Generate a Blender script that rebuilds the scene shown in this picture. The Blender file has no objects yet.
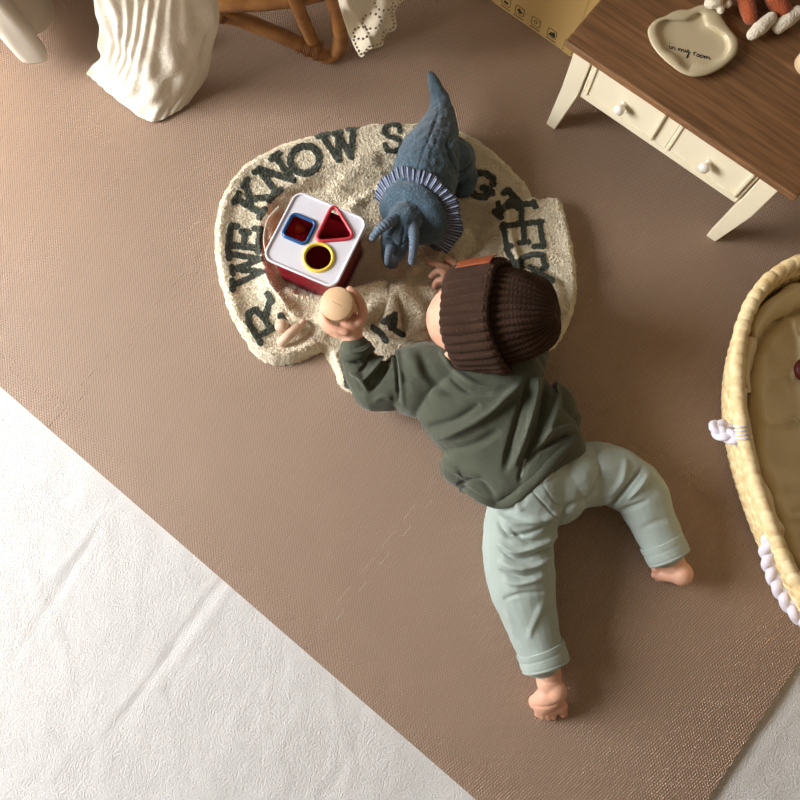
import bpy, bmesh, math, random
import numpy as np
from mathutils import Vector, Matrix, noise as mnoise
rnd = random.Random(7)
C = bpy.context.scene.collection
# ---------------------------------------------------------------- camera maths
TILT = 0.2098; CAMH = 1.295; FPX = 740.0
CT, ST = math.cos(TILT), math.sin(TILT)
def at(x, y, z=0.0):
    dx = (x-400)/FPX; dy = (400-y)/FPX
    yy = CT*dy+ST; zz = ST*dy-CT
    k = (z-CAMH)/zz
    return np.array([dx*k, yy*k, z])
def topx(P):
    P = np.asarray(P, float)
    X, Y, Z = P[..., 0], P[..., 1], P[..., 2]-CAMH
    y = CT*Y+ST*Z; z = -ST*Y+CT*Z
    return np.stack([400+FPX*X/-z, 400-FPX*y/-z], -1)
# ---------------------------------------------------------------- materials
def lin(c):
    return tuple((v/255/12.92 if v/255 <= .04045 else ((v/255+.055)/1.055)**2.4) for v in c)+(1,)
class NT:
    def __init__(s, name):
        s.m = bpy.data.materials.new(name); s.m.use_nodes = True
        s.t = s.m.node_tree; s.n = s.t.nodes; s.l = s.t.links
        s.b = s.n['Principled BSDF']
        s.tc = s.n.new('ShaderNodeTexCoord')
    def new(s, kind, **kw):
        nd = s.n.new(kind)
        for k, v in kw.items():
            if hasattr(nd, k) and not k[0].isupper(): setattr(nd, k, v)
            else: nd.inputs[k].default_value = v
        return nd
    def link(s, a, b): s.l.new(a, b)
def fabric(name, col, rough=.9, bscale=400, bstr=.3, bdist=.001, var=.12, vscale=14, sheen=0.0, coords='Object', detail=3):
    t = NT(name); b = t.b
    b.inputs['Roughness'].default_value = rough
    b.inputs['Specular IOR Level'].default_value = .25
    if sheen: b.inputs['Sheen Weight'].default_value = sheen; b.inputs['Sheen Roughness'].default_value = .5
    n1 = t.new('ShaderNodeTexNoise', Scale=vscale, Detail=4.0); t.link(t.tc.outputs[coords], n1.inputs['Vector'])
    mx = t.new('ShaderNodeMix', data_type='RGBA')
    c = lin(col); mx.inputs[6].default_value = tuple(min(1, v*(1-var)) for v in c[:3])+(1,)
    mx.inputs[7].default_value = tuple(min(1, v*(1+var)) for v in c[:3])+(1,)
    t.link(n1.outputs['Fac'], mx.inputs[0]); t.link(mx.outputs[2], b.inputs['Base Color'])
    n2 = t.new('ShaderNodeTexNoise', Scale=bscale, Detail=float(detail)); t.link(t.tc.outputs[coords], n2.inputs['Vector'])
    bp = t.new('ShaderNodeBump', Strength=bstr, Distance=bdist)
    t.link(n2.outputs['Fac'], bp.inputs['Height']); t.link(bp.outputs['Normal'], b.inputs['Normal'])
    t.mix = mx; t.bump = bp
    return t
def plain(name, col, rough=.5, spec=.5, **kw):
    t = NT(name); t.b.inputs['Base Color'].default_value = lin(col)
    t.b.inputs['Roughness'].default_value = rough; t.b.inputs['Specular IOR Level'].default_value = spec
    for k, v in kw.items(): t.b.inputs[k.replace('_', ' ')].default_value = v
    return t
def attr_mix(t, attr, col2, var=.15):
    """second colour of the same cloth, knitted in where the pattern attribute says so"""
    a = t.new('ShaderNodeAttribute', attribute_name=attr)
    n = t.new('ShaderNodeTexNoise', Scale=260.0, Detail=2.0); t.link(t.tc.outputs['Object'], n.inputs['Vector'])
    ad = t.new('ShaderNodeMath', operation='ADD'); t.link(a.outputs['Fac'], ad.inputs[0])
    sc = t.new('ShaderNodeMath', operation='MULTIPLY_ADD'); t.link(n.outputs['Fac'], sc.inputs[0]); sc.inputs[1].default_value = .6; sc.inputs[2].default_value = -.3
    t.link(sc.outputs[0], ad.inputs[1])
    r = t.new('ShaderNodeMapRange'); r.inputs['From Min'].default_value = .42; r.inputs['From Max'].default_value = .58
    t.link(ad.outputs[0], r.inputs['Value'])
    m2 = t.new('ShaderNodeMix', data_type='RGBA'); m2.inputs[7].default_value = lin(col2)
    t.link(r.outputs[0], m2.inputs[0]); t.link(t.mix.outputs[2], m2.inputs[6]); t.link(m2.outputs[2], t.b.inputs['Base Color'])
    return t
def wood(name, c1, c2, scale=6, rot=0, rough=.5, stretch=12, c3=None):
    t = NT(name); b = t.b; b.inputs['Roughness'].default_value = rough
    m0 = t.new('ShaderNodeMapping'); m0.inputs['Rotation'].default_value = (0, 0, rot); t.link(t.tc.outputs['Object'], m0.inputs['Vector'])
    mp = t.new('ShaderNodeMapping'); mp.inputs['Scale'].default_value = (1, stretch, stretch)
    t.link(m0.outputs[0], mp.inputs['Vector'])
    n = t.new('ShaderNodeTexNoise', Scale=float(scale), Detail=8.0, Distortion=.6); t.link(mp.outputs[0], n.inputs['Vector'])
    r = t.new('ShaderNodeValToRGB'); r.color_ramp.elements[0].position = .36; r.color_ramp.elements[1].position = .66
    r.color_ramp.elements[0].color = lin(c1); r.color_ramp.elements[1].color = lin(c2)
    t.link(n.outputs['Fac'], r.inputs['Fac']); t.link(r.outputs[0], b.inputs['Base Color'])
    bp = t.new('ShaderNodeBump', Strength=.15, Distance=.001); t.link(n.outputs['Fac'], bp.inputs['Height']); t.link(bp.outputs[0], b.inputs['Normal'])
    t.ramp = r; t.noise = n
    return t
# ---------------------------------------------------------------- objects
def mesh(name, V, F, mat=None, parent=None, smooth=True):
    me = bpy.data.meshes.new(name); me.from_pydata([tuple(map(float, v)) for v in V], [], [tuple(int(i) for i in f) for f in F]); me.update()
    if smooth: me.polygons.foreach_set('use_smooth', [True]*len(me.polygons))
    o = bpy.data.objects.new(name, me); C.objects.link(o)
    if mat is not None: me.materials.append(mat.m if isinstance(mat, NT) else mat)
    if parent is not None: put(o, parent)
    return o
def put(o, parent):
    """parent keeps world placement (roots are unrotated Empties)"""
    o.parent = parent
    w = Vector((0, 0, 0)); p = parent
    while p: w += p.location; p = p.parent
    me = o.data
    if me is not None and hasattr(me, 'vertices'):
        n = len(me.vertices); a = np.empty(n*3); me.vertices.foreach_get('co', a)
        a = a.reshape(-1, 3)-np.array(w); me.vertices.foreach_set('co', a.ravel()); me.update()
def thing(name, label, cat, loc, group=None):
    o = bpy.data.objects.new(name, None); C.objects.link(o); o.location = tuple(map(float, loc))
    o.empty_display_size = .02
    return tag(o, label, cat, group)
def tag(o, label, cat, group=None):
    o['label'] = label; o['category'] = cat
    if group: o['group'] = group
    return o
def struct(o): o['kind'] = 'structure'; return o
def origin(o, loc):
    loc = np.asarray(loc, float); me = o.data; n = len(me.vertices); a = np.empty(n*3); me.vertices.foreach_get('co', a)
    a = a.reshape(-1, 3)-loc; me.vertices.foreach_set('co', a.ravel()); me.update(); o.location = tuple(loc); return o
def co(me):
    a = np.empty(len(me.vertices)*3); me.vertices.foreach_get('co', a); return a.reshape(-1, 3)
def setco(me, a): me.vertices.foreach_set('co', np.ascontiguousarray(a).ravel()); me.update()
def nrm(me):
    a = np.empty(len(me.vertices)*3); me.vertex_normals.foreach_get('vector', a); return a.reshape(-1, 3)
def cr(P, n=8, closed=False):
    """Catmull-Rom through rows of P"""
    P = np.asarray(P, float); m = len(P); out = []
    segs = m if closed else m-1
    for i in range(segs):
        if closed: p0, p1, p2, p3 = P[(i-1) % m], P[i], P[(i+1) % m], P[(i+2) % m]
        else: p0, p1, p2, p3 = P[max(i-1, 0)], P[i], P[i+1], P[min(i+2, m-1)]
        for k in range(n):
            t = k/n
            out.append(.5*((2*p1)+(-p0+p2)*t+(2*p0-5*p1+4*p2-p3)*t*t+(-p0+3*p1-3*p2+p3)*t**3))
    if not closed: out.append(P[-1])
    return np.array(out)
def unit(v): v = np.asarray(v, float); return v/(np.linalg.norm(v)+1e-12)
def sweep(path, ru, rv=None, seg=16, up=(0, 0, 1), closed=False, caps=True, roundcap=True):
    """elliptical tube; ru = half-size sideways, rv = half-size along up"""
    P = np.asarray(path, float); n = len(P)
    ru = np.broadcast_to(np.asarray(ru, float), (n,)).copy(); rv = ru.copy() if rv is None else np.broadcast_to(np.asarray(rv, float), (n,)).copy()
    if roundcap and not closed and caps:
        def cap(i, j):
            d = unit(P[i]-P[j]); r = min(ru[i], rv[i]); out = []
            for a in (.35, .7, 1.0, 1.3, 1.5): out.append((P[i]+d*r*math.sin(a), math.cos(a)*ru[i], math.cos(a)*rv[i]))
            return out
        c0 = cap(0, 1)[::-1]; c1 = cap(-1, -2)
        P = np.array([c[0] for c in c0]+list(P)+[c[0] for c in c1])
        ru = np.array([c[1] for c in c0]+list(ru)+[c[1] for c in c1]); rv = np.array([c[2] for c in c0]+list(rv)+[c[2] for c in c1]); n = len(P)
    T = np.zeros_like(P)
    if closed: T = np.roll(P, -1, 0)-np.roll(P, 1, 0)
    else: T[1:-1] = P[2:]-P[:-2]; T[0] = P[1]-P[0]; T[-1] = P[-1]-P[-2]
    T /= np.linalg.norm(T, axis=1)[:, None]+1e-12
    V = []; N = None; up = np.asarray(up, float)
    for i in range(n):
        if N is None:
            N = up-T[i]*np.dot(up, T[i])
            if np.linalg.norm(N) < .05: N = np.cross(T[i], [1, 0, 0])
        else:
            ref = N*.9+.1*up
            N = ref-T[i]*np.dot(ref, T[i])
        N = unit(N); B = np.cross(T[i], N)
        for k in range(seg):
            a = 2*math.pi*k/seg; V.append(P[i]+B*math.cos(a)*ru[i]+N*math.sin(a)*rv[i])
    F = []
    for i in range(n if closed else n-1):
        j = (i+1) % n
        for k in range(seg):
            l = (k+1) % seg; F.append((i*seg+k, i*seg+l, j*seg+l, j*seg+k))
    if not closed and caps: F.append(tuple(range(seg))[::-1]); F.append(tuple((n-1)*seg+k for k in range(seg)))
    return V, F
def join(parts):
    V = []; F = []
    for v, f in parts:
        o = len(V); V.extend(v); F.extend(tuple(i+o for i in q) for q in f)
    return V, F
def ell(c, r, R=None, seg=20, rings=12):
    V = []; F = []; c = np.asarray(c, float)
    for i in range(rings+1):
        ph = math.pi*(i+.0)/rings; ph = min(max(ph, .02), math.pi-.02)
        for k in range(seg):
            a = 2*math.pi*k/seg; v = np.array([math.sin(ph)*math.cos(a)*r[0], math.sin(ph)*math.sin(a)*r[1], math.cos(ph)*r[2]])
            if R is not None: v = R@v
            V.append(c+v)
    for i in range(rings):
        for k in range(seg):
            l = (k+1) % seg; F.append((i*seg+k, (i+1)*seg+k, (i+1)*seg+l, i*seg+l))
    F.append(tuple(range(seg))); F.append(tuple(rings*seg+k for k in range(seg))[::-1])
    return V, F
def frame(x, y, z): return np.array([unit(x), unit(y), unit(z)]).T
def box(c, s, R=None):
    c = np.asarray(c, float); V = []
    for x in (-1, 1):
        for y in (-1, 1):
            for z in (-1, 1):
                v = np.array([x*s[0]/2, y*s[1]/2, z*s[2]/2]); V.append(c+(R@v if R is not None else v))
    return V, [(0, 1, 3, 2), (4, 6, 7, 5), (0, 4, 5, 1), (2, 3, 7, 6), (0, 2, 6, 4), (1, 5, 7, 3)]
def bevel(o, w, seg=2, angle=.6):
    m = o.modifiers.new('bevel', 'BEVEL'); m.width = w; m.segments = seg; m.limit_method = 'ANGLE'; m.angle_limit = angle; return o
def prism(poly, z0, z1):
    """solid from a 2D outline"""
    n = len(poly); V = [(p[0], p[1], z0) for p in poly]+[(p[0], p[1], z1) for p in poly]
    A = sum(poly[i][0]*poly[(i+1) % n][1]-poly[(i+1) % n][0]*poly[i][1] for i in range(n))
    top = tuple(range(n, 2*n)); bot = tuple(range(n))[::-1]; F = []
    for i in range(n):
        j = (i+1) % n; F.append((i, j, n+j, n+i))
    if A < 0: F = [f[::-1] for f in F]; top = top[::-1]; bot = bot[::-1]
    return V, F+[top, bot]
def blob(parts, voxel=.003, it=6, fac=.5):
    """union of shapes grown into one smooth skin -> (verts, faces) arrays"""
    V, F = join(parts); o = mesh('tmp', V, F)
    m = o.modifiers.new('r', 'REMESH'); m.mode = 'VOXEL'; m.voxel_size = voxel
    s = o.modifiers.new('s', 'SMOOTH'); s.factor = fac; s.iterations = it
    dg = bpy.context.evaluated_depsgraph_get(); me = bpy.data.meshes.new_from_object(o.evaluated_get(dg), depsgraph=dg)
    old = o.data; bpy.data.objects.remove(o); bpy.data.meshes.remove(old)
    return me
def blob_obj(name, parts, mat, parent=None, voxel=.003, it=6, fac=.5, folds=None, top=True, fuzz=None):
    me = blob(parts, voxel, it, fac); me.name = name
    if folds: fold(me, folds, top)
    if fuzz: bumpy(me, *fuzz)
    me.polygons.foreach_set('use_smooth', [True]*len(me.polygons))
    me.materials.clear(); me.materials.append(mat.m if isinstance(mat, NT) else mat)
    o = bpy.data.objects.new(name, me); C.objects.link(o)
    if parent is not None: put(o, parent)
    return o
def bumpy(me, scale, amp):
    P = co(me); N = nrm(me)
    d = np.array([mnoise.noise(Vector(p*scale)) for p in P])
    setco(me, P+N*(d*amp)[:, None])
def segdist(Q, L):
    """distance of points Q to polyline L and the fraction along it"""
    Q = np.asarray(Q, float); L = np.asarray(L, float)
    best = np.full(len(Q), 1e9); tt = np.zeros(len(Q)); side = np.zeros(len(Q))
    m = len(L)-1
    for i in range(m):
        a, b = L[i], L[i+1]; ab = b-a; l2 = (ab@ab)+1e-12
        t = np.clip(((Q-a)@ab)/l2, 0, 1); d = Q-(a+t[:, None]*ab); dd = np.hypot(d[:, 0], d[:, 1])
        k = dd < best; best[k] = dd[k]; tt[k] = (i+t[k])/m
        cz = ab[0]*(Q[:, 1]-a[1])-ab[1]*(Q[:, 0]-a[0]); side[k] = np.sign(cz[k])
    return best, tt, side
def fold(me, folds, top=True):
    P = co(me); N = nrm(me); Q = topx(P); D = np.zeros(len(P))
    for L, w, amp in folds:
        L = cr(L, 6) if len(L) > 2 else np.array(L, float)
        d, t, s = segdist(Q, L)
        taper = np.clip(np.minimum(t, 1-t)*4, 0, 1)**.7
        D += amp*np.exp(-(d/w)**2)*(.15+.85*taper)
    wgt = np.clip(N[:, 2]*1.5+.2, 0, 1) if top else 1
    setco(me, P+N*(D*wgt)[:, None])
def inside(Q, L):
    Q = np.asarray(Q, float); r = np.zeros(len(Q), bool); m = len(L)
    for i in range(m):
        a, b = L[i], L[(i+1) % m]
        c = ((a[1] > Q[:, 1]) != (b[1] > Q[:, 1]))
        with np.errstate(divide='ignore', invalid='ignore'):
            xs = (b[0]-a[0])*(Q[:, 1]-a[1])/(b[1]-a[1]+1e-15)+a[0]
        r ^= c & (Q[:, 0] < xs)
    return r
def sdf(Q, L):
    LL = np.vstack([L, L[:1]]); d, t, s = segdist(Q, LL)
    return np.where(inside(Q, L), d, -d)
def sst(x, a=0, b=1):
    t = np.clip((x-a)/(b-a), 0, 1); return t*t*(3-2*t)
def noise2(XY, sc, seed=0):
    return np.array([mnoise.noise(Vector((p[0]*sc, p[1]*sc, seed))) for p in XY])
def gridsheet(rows, nu, nv, closedu=False):
    """smooth sheet through rows of 3D points"""
    R = [cr(r, 10) for r in rows]
    m = nu; S = []
    for r in R:
        s = np.concatenate([[0], np.cumsum(np.linalg.norm(np.diff(r, axis=0), axis=1))]); s /= s[-1]
        u = np.linspace(0, 1, m); S.append(np.stack([np.interp(u, s, r[:, k]) for k in range(3)], -1))
    S = np.array(S); k = max(2, int(nv/(len(rows)-1))); G = cr(S.reshape(len(rows), -1), k).reshape(-1, m, 3)
    return G
def gridfaces(nr, nc, wrapc=False, wrapr=False):
    F = []
    for i in range(nr if wrapr else nr-1):
        for j in range(nc if wrapc else nc-1):
            a = i*nc+j; b = i*nc+(j+1) % nc; c = ((i+1) % nr)*nc+(j+1) % nc; d = ((i+1) % nr)*nc+j
            F.append((a, b, c, d))
    return F
def gnormals(G):
    du = np.gradient(G, axis=1); dv = np.gradient(G, axis=0); n = np.cross(du, dv)
    return n/(np.linalg.norm(n, axis=-1)[..., None]+1e-12)
def setattr_f(me, name, vals):
    a = me.attributes.new(name, 'FLOAT', 'POINT'); a.data.foreach_set('value', np.asarray(vals, np.float32))
def solid(o, th, off=-1):
    m = o.modifiers.new('solid', 'SOLIDIFY'); m.thickness = th; m.offset = off; return o
# ================================================================ THE SETTING
fl = wood('floor_wood', (150, 110, 75), (176, 134, 96), 3, 0, .45, 8)
o = mesh('floor', *box((-.2, .8, -.03), (5, 5, .02)), fl, smooth=False); struct(o)
wallm = fabric('wall_plaster', (226, 216, 200), .9, 60, .1, .001, .02, 3)
WX, WY = -2.45, 2.35
o = mesh('wall_left', *join([box((WX-.05, .8, .15), (.1, 3.6, .36)), box((WX-.05, .8, 2.15), (.1, 3.6, .5)), box((WX-.05, -.64, 1.115), (.1, .72, 1.57)), box((WX-.05, 1.89, 1.115), (.1, 1.42, 1.57))]), wallm, smooth=False); struct(o)
o = mesh('wall_back', *box((-.2, WY+.05, 1.19), (4.6, .1, 2.42)), wallm, smooth=False); struct(o)
fr_ = plain('window_white', (235, 235, 232), .4)
o = mesh('window_1', *join([box((WX-.05, .45, .36), (.07, 1.46, .05)), box((WX-.05, .45, 1.87), (.07, 1.46, .05)), box((WX-.05, -.255, 1.115), (.07, .05, 1.52)), box((WX-.05, 1.155, 1.115), (.07, .05, 1.52)), box((WX-.05, .45, 1.115), (.05, .04, 1.5))]), fr_, smooth=False); struct(o)
gl_ = plain('window_glass', (255, 255, 255), .0, .5); gl_.b.inputs['Transmission Weight'].default_value = 1.0; gl_.b.inputs['IOR'].default_value = 1.1
g_ = mesh('pane', *box((WX-.05, .45, 1.115), (.004, 1.38, 1.48)), gl_, o, smooth=False)
# ---------------------------------------------------------------- rug
t = fabric('rug_pile', (226, 225, 224), .95, 420, .75, .005, .04, 9, .0)
nb = t.new('ShaderNodeTexNoise', Scale=30.0, Detail=5.0, Distortion=.8); t.link(t.tc.outputs['Object'], nb.inputs['Vector'])
b2 = t.new('ShaderNodeBump', Strength=.3, Distance=.004); t.link(nb.outputs['Fac'], b2.inputs['Height']); t.link(b2.outputs[0], t.bump.inputs['Normal'])
RUG = t
nx, ny = 330, 330
xs = np.linspace(-1.25, 1.25, nx); ys = np.linspace(-.75, 1.75, ny)
X, Y = np.meshgrid(xs, ys); P = np.stack([X.ravel(), Y.ravel(), np.full(nx*ny, -.0085)], -1)
Q = topx(P)
vis = (Q[:, 0] > -60) & (Q[:, 0] < 860) & (Q[:, 1] > 330) & (Q[:, 1] < 860)
h = np.zeros(len(P)); idx = np.where(vis)[0]
XY = P[idx, :2]; hh = .0016*noise2(XY, 11, 3.)+.0010*noise2(XY, 28, 5.)
wr = noise2(XY, 9, 8.); hh += .0010*np.exp(-(wr/.035)**2)-.0007; wr2 = noise2(XY, 16, 21.); hh -= .0010*np.exp(-(wr2/.03)**2)
creases = [([(150, 440), (118, 490), (60, 590), (0, 680)], 5, -.005), ([(120, 480), (90, 535), (20, 610)], 5, .0035), ([(262, 535), (200, 610), (150, 680), (90, 760)], 4.5, -.0055),
           ([(268, 540), (215, 610), (150, 700)], 5, .0035), ([(470, 655), (440, 690)], 4, .003), ([(180, 560), (240, 590), (300, 640)], 6, -.002), ([(240, 615), (260, 640), (335, 650)], 5, -.003),
           ([(55, 465), (75, 485), (60, 500), (45, 480)], 6, -.003), ([(330, 700), (350, 760), (340, 800)], 6, .003), ([(120, 740), (180, 735), (230, 765)], 5, -.003),
           ([(165, 670), (172, 700)], 4, -.004), ([(10, 540), (60, 640), (70, 700)], 9, .003), ([(360, 740), (330, 790)], 5, -.003), ([(740, 790), (800, 700)], 6, .003), ([(730, 770), (790, 690)], 5, -.002)]
for L, w, a in creases:
    d, tt, s = segdist(Q[idx], cr(L, 5)); hh += .45*a*np.exp(-(d/(w*.62))**2)*np.clip(np.minimum(tt, 1-tt)*4, 0, 1)
h[idx] = hh*.9; P[:, 2] += h; P[:, 2] = np.minimum(P[:, 2], -.0012)
G = P.reshape(ny, nx, 3); F = gridfaces(ny, nx)
base = len(P)
ring = [(j, 0) for j in range(ny)]
V = list(P)
o = mesh('rug', V, F, RUG); solid(o, .009, -1)
tag(o, 'cream plush short-pile rug with soft creases under the brown foam mat', 'rug'); origin(o, (0, .5, -.02))
# ---------------------------------------------------------------- foam floor mat: puzzle tiles
t = NT('foam_mat'); b = t.b; b.inputs['Roughness'].default_value = .48; b.inputs['Specular IOR Level'].default_value = .6
mp = t.new('ShaderNodeMapping'); mp.inputs['Rotation'].default_value = (0, 0, .35); t.link(t.tc.outputs['Object'], mp.inputs['Vector'])
def wave(rotz, sc):
    m = t.new('ShaderNodeMapping'); m.inputs['Rotation'].default_value = (0, 0, rotz); t.link(t.tc.outputs['Object'], m.inputs['Vector'])
    w = t.new('ShaderNodeTexWave', Scale=sc, Distortion=.0); w.bands_direction = 'X'; t.link(m.outputs[0], w.inputs['Vector']); return w
w1, w2 = wave(.52+.35, 74.), wave(-.52+.35, 74.)
mu = t.new('ShaderNodeMath', operation='MULTIPLY'); t.link(w1.outputs['Fac'], mu.inputs[0]); t.link(w2.outputs['Fac'], mu.inputs[1])
bp = t.new('ShaderNodeBump', Strength=.8, Distance=.002); t.link(mu.outputs[0], bp.inputs['Height']); t.link(bp.outputs[0], b.inputs['Normal'])
nz = t.new('ShaderNodeTexNoise', Scale=5.0, Detail=3.0); t.link(t.tc.outputs['Object'], nz.inputs['Vector'])
mx = t.new('ShaderNodeMix', data_type='RGBA'); mx.inputs[6].default_value = lin((149, 123, 102)); mx.inputs[7].default_value = lin((157, 130, 108)); t.link(nz.outputs['Fac'], mx.inputs[0])
mx2 = t.new('ShaderNodeMix', data_type='RGBA'); mx2.inputs[7].default_value = lin((176, 151, 132)); t.link(mx.outputs[2], mx2.inputs[6])
m3 = t.new('ShaderNodeMath', operation='MULTIPLY'); t.link(mu.outputs[0], m3.inputs[0]); m3.inputs[1].default_value = .8; t.link(m3.outputs[0], mx2.inputs[0])
t.link(mx2.outputs[2], b.inputs['Base Color']); FOAM = t
YAW, U0, V0 = -.6806, .6275, -.4242
cy, sy = math.cos(YAW), math.sin(YAW)
def uv(u, v): return (cy*(u-U0)-sy*(v-V0), sy*(u-U0)+cy*(v-V0))
GAP = .0002
def edge_pts(n=10, L=.6, phase=0):
    """dovetail seam along 0..L; returns (s, off)"""
    p = L/n; out = []; a = .0085
    for i in range(n):
        c = i*p
        sg = 1
        # one tongue and one recess in each period, flared ends
        pts = [(.10, -a), (.40, -a), (.455, -a*.6), (.415, a*.6), (.46, a), (.79, a), (.835, a*.6), (.795, -a*.6), (.85, -a)]
        for s, o_ in pts: out.append((c+s*p, o_))
    return out
EP = edge_pts()
def tile_poly(u, v, L=.6):
    """outline in grid coordinates, corner squared, teeth on the four sides"""
    pts = []
    g = GAP
    # bottom (v const) left->right, right (u const), top, left
    pts += [(u+g, v+g)]
    pts += [(u+s, v+o_+g) for s, o_ in EP[1:-1]]
    pts += [(u+L-g, v+g)]
    pts += [(u+L+o_-g, v+s) for s, o_ in EP[1:-1]]
    pts += [(u+L-g, v+L-g)]
    pts += [(u+s, v+L+o_-g) for s, o_ in EP[1:-1][::-1]]
    pts += [(u+g, v+L-g)]
    pts += [(u+o_+g, v+s) for s, o_ in EP[1:-1][::-1]]
    return pts
def foam(name, pts, label, cat, group):
    W = [uv(*p) for p in pts]; c = np.mean(W, axis=0)
    V, F = prism(W, -.0118, 0)
    o = mesh(name, V, F, FOAM, smooth=False); origin(o, (c[0], c[1], -.0118)); bevel(o, .0004, 1, .9)
    return tag(o, label, cat, group)
TL = {(0, -1): 'brown foam puzzle tile beneath the baby with its lower edge on the rug', (-1, -1): 'brown foam puzzle tile at the left side below the curved blanket rim',
      (1, -1): 'brown foam puzzle tile under the bare feet at the lower right corner of the mat', (0, 0): 'brown foam puzzle tile lying under the cream blanket and stuffed dinosaur',
      (-1, 0): 'brown foam puzzle tile in front of the white gauze cloth at upper left', (1, 0): 'brown foam puzzle tile between the small table and the wicker basket',
      (0, 1): 'brown foam puzzle tile under the cardboard box and left table leg', (-1, 1): 'brown foam puzzle tile beneath the rattan chair at the top',
      (1, 1): 'brown foam puzzle tile underneath the small table with wooden top', (-2, 0): 'brown foam puzzle tile at the far left under the curtain hem'}
for i in range(-2, 2):
    for j in range(-1, 3):
        q = [topx(np.array([*uv(.6*i+a, .6*j+b_), 0])) for a in np.linspace(0, .6, 9) for b_ in np.linspace(0, .6, 9)]
        n = sum(-10 < p[0] < 810 and -10 < p[1] < 810 for p in q)
        if n < 1: continue
        foam('foam_mat_tile', tile_poly(.6*i, .6*j), TL.get((i, j), 'brown foam puzzle tile at the left edge of the photo just above the cream rug'), 'play mat tile', 'foam puzzle tiles of the play mat')
e = -.6
SL = {-2: 'straight brown foam edging strip far left along the cream rug', -1: 'straight brown foam edging strip along the cream rug at the left side of the mat', 0: 'straight brown foam edging strip along the cream rug at bottom centre', 1: 'straight brown foam edging strip at the bottom corner of the mat'}
for i in (-1, 0, 1):
    u = .6*i
    pts = [(u+GAP, e-.0431), (u+.6-GAP, e-.0431), (u+.6-GAP, e-GAP)]+[(u+s, e+o_-GAP) for s, o_ in EP[1:-1][::-1]]+[(u+GAP, e-GAP)]
    foam('mat_edge_strip', pts, SL[i], 'mat edging', 'edging strips of the play mat')
RL = {-1: 'brown foam edging strip at lower right below the braided basket handle', 0: 'brown foam edging strip at right passing under the wicker basket'}
for j in (-1, 0):
    v = .6*j
    pts = [(1.2+.051, v+.6-GAP), (1.2+.051, v+GAP), (1.2+GAP, v+GAP)]; pts = [(1.2+GAP, v+GAP), (1.251, v+GAP), (1.251, v+.6-GAP), (1.2+GAP, v+.6-GAP)]+[(1.2+o_+GAP, v+s) for s, o_ in EP[1:-1][::-1]]
    foam('mat_edge_strip', pts, RL[j], 'mat edging', 'edging strips of the play mat')
# ================================================================ BLANKET
t = fabric('sherpa', (240, 229, 203), .95, 330, .9, .004, .05, 30, .3)
attr_mix(t, 'ink', (70, 75, 62)); SHERPA = t
OUT = cr([(252, 350), (232, 318), (219, 280), (214, 245), (216, 212), (228, 182), (250, 158), (285, 141), (330, 129), (380, 121), (430, 122), (470, 133), (500, 155), (525, 180), (538, 200), (558, 199),
          (566, 222), (574, 262), (576, 298), (566, 330), (548, 352), (500, 380), (440, 400), (400, 408), (376, 404), (352, 392), (340, 384), (333, 368), (322, 350), (305, 357), (285, 363), (266, 361)], 6, True)
xs0, xs1 = 205, 585
A0 = at(200, 100, .02); A1 = at(590, 420, 0)
step = .0018
gx = np.arange(at(205, 110, 0)[0]-.02, at(590, 110, 0)[0]+.02, step); gy = np.arange(at(400, 415, 0)[1], at(400, 105, 0)[1], step)
X, Y = np.meshgrid(gx, gy); P = np.stack([X.ravel(), Y.ravel(), np.full(X.size, .014)], -1)
Q = topx(P)
XYn = P[:, :2]
wob = noise2(XYn, 45, 1.); wob2 = noise2(XYn, 130, 9.)
sd = sdf(Q, OUT)+wob*1.6+wob2*.9
keep = sd > -1.5
def gau(L, w, smooth=True):
    LL = cr(L, 6) if smooth and len(L) > 2 else np.array(L, float)
    d, tt, s = segdist(Q, LL); tp = np.clip(np.minimum(tt, 1-tt)*5, 0, 1)**.6
    return np.exp(-(d/w)**2)*(.1+.9*tp)
H = .0125*sst(sd, 0, 7)
ins = cr([(258, 336), (240, 300), (233, 262), (236, 220), (252, 190), (280, 168), (330, 148), (385, 138), (430, 136)], 6)
# rolled outer rim, letter band a bit lower, seam ridge inside
H += .010*gau([(262, 352), (238, 316), (226, 278), (221, 240), (224, 208), (238, 180), (262, 160)], 8)
H += .004*gau([(262, 160), (300, 145), (345, 134), (400, 128)], 7)
H += .011*gau([(300, 318), (276, 298), (264, 270), (262, 232), (275, 205), (300, 185), (330, 170), (372, 158), (400, 150)], 8)
H += .008*gau([(268, 358), (290, 358), (312, 348), (322, 330), (330, 305)], 9)
H += .014*gau([(255, 350), (275, 355), (300, 354), (318, 345)], 8)
# soft folds of the middle
for L, w, a in [([(330, 195), (355, 175), (380, 165)], 9, .007), ([(360, 200), (352, 215), (366, 240)], 8, .005), ([(285, 290), (300, 300), (330, 302), (345, 290)], 6, .012), ([(268, 275), (272, 295), (290, 312)], 8, .012),
                ([(310, 285), (322, 292), (340, 288)], 4, -.006), ([(470, 230), (450, 245), (430, 262)], 9, .008), ([(490, 215), (475, 240), (462, 262)], 8, -.004), ([(450, 205), (475, 205), (497, 207)], 7, .008), ([(430, 258), (414, 270), (405, 282)], 6, .007),
                ([(440, 245), (425, 256), (412, 265)], 4, -.004), ([(505, 215), (490, 235), (492, 262)], 8, .006)]:
    H += 1.5*a*gau(L, w)
INP = cr([(300, 322), (280, 302), (265, 275), (260, 240), (264, 212), (281, 190), (310, 174), (350, 161), (400, 151), (440, 148), (475, 168), (500, 205), (520, 330), (420, 345), (350, 332)], 6, True)
ip = sdf(Q, INP)+wob*.8; H += .013*sst(ip, -1.5, 1.5)*np.exp(-np.clip(ip, 0, 99)/20)
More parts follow.
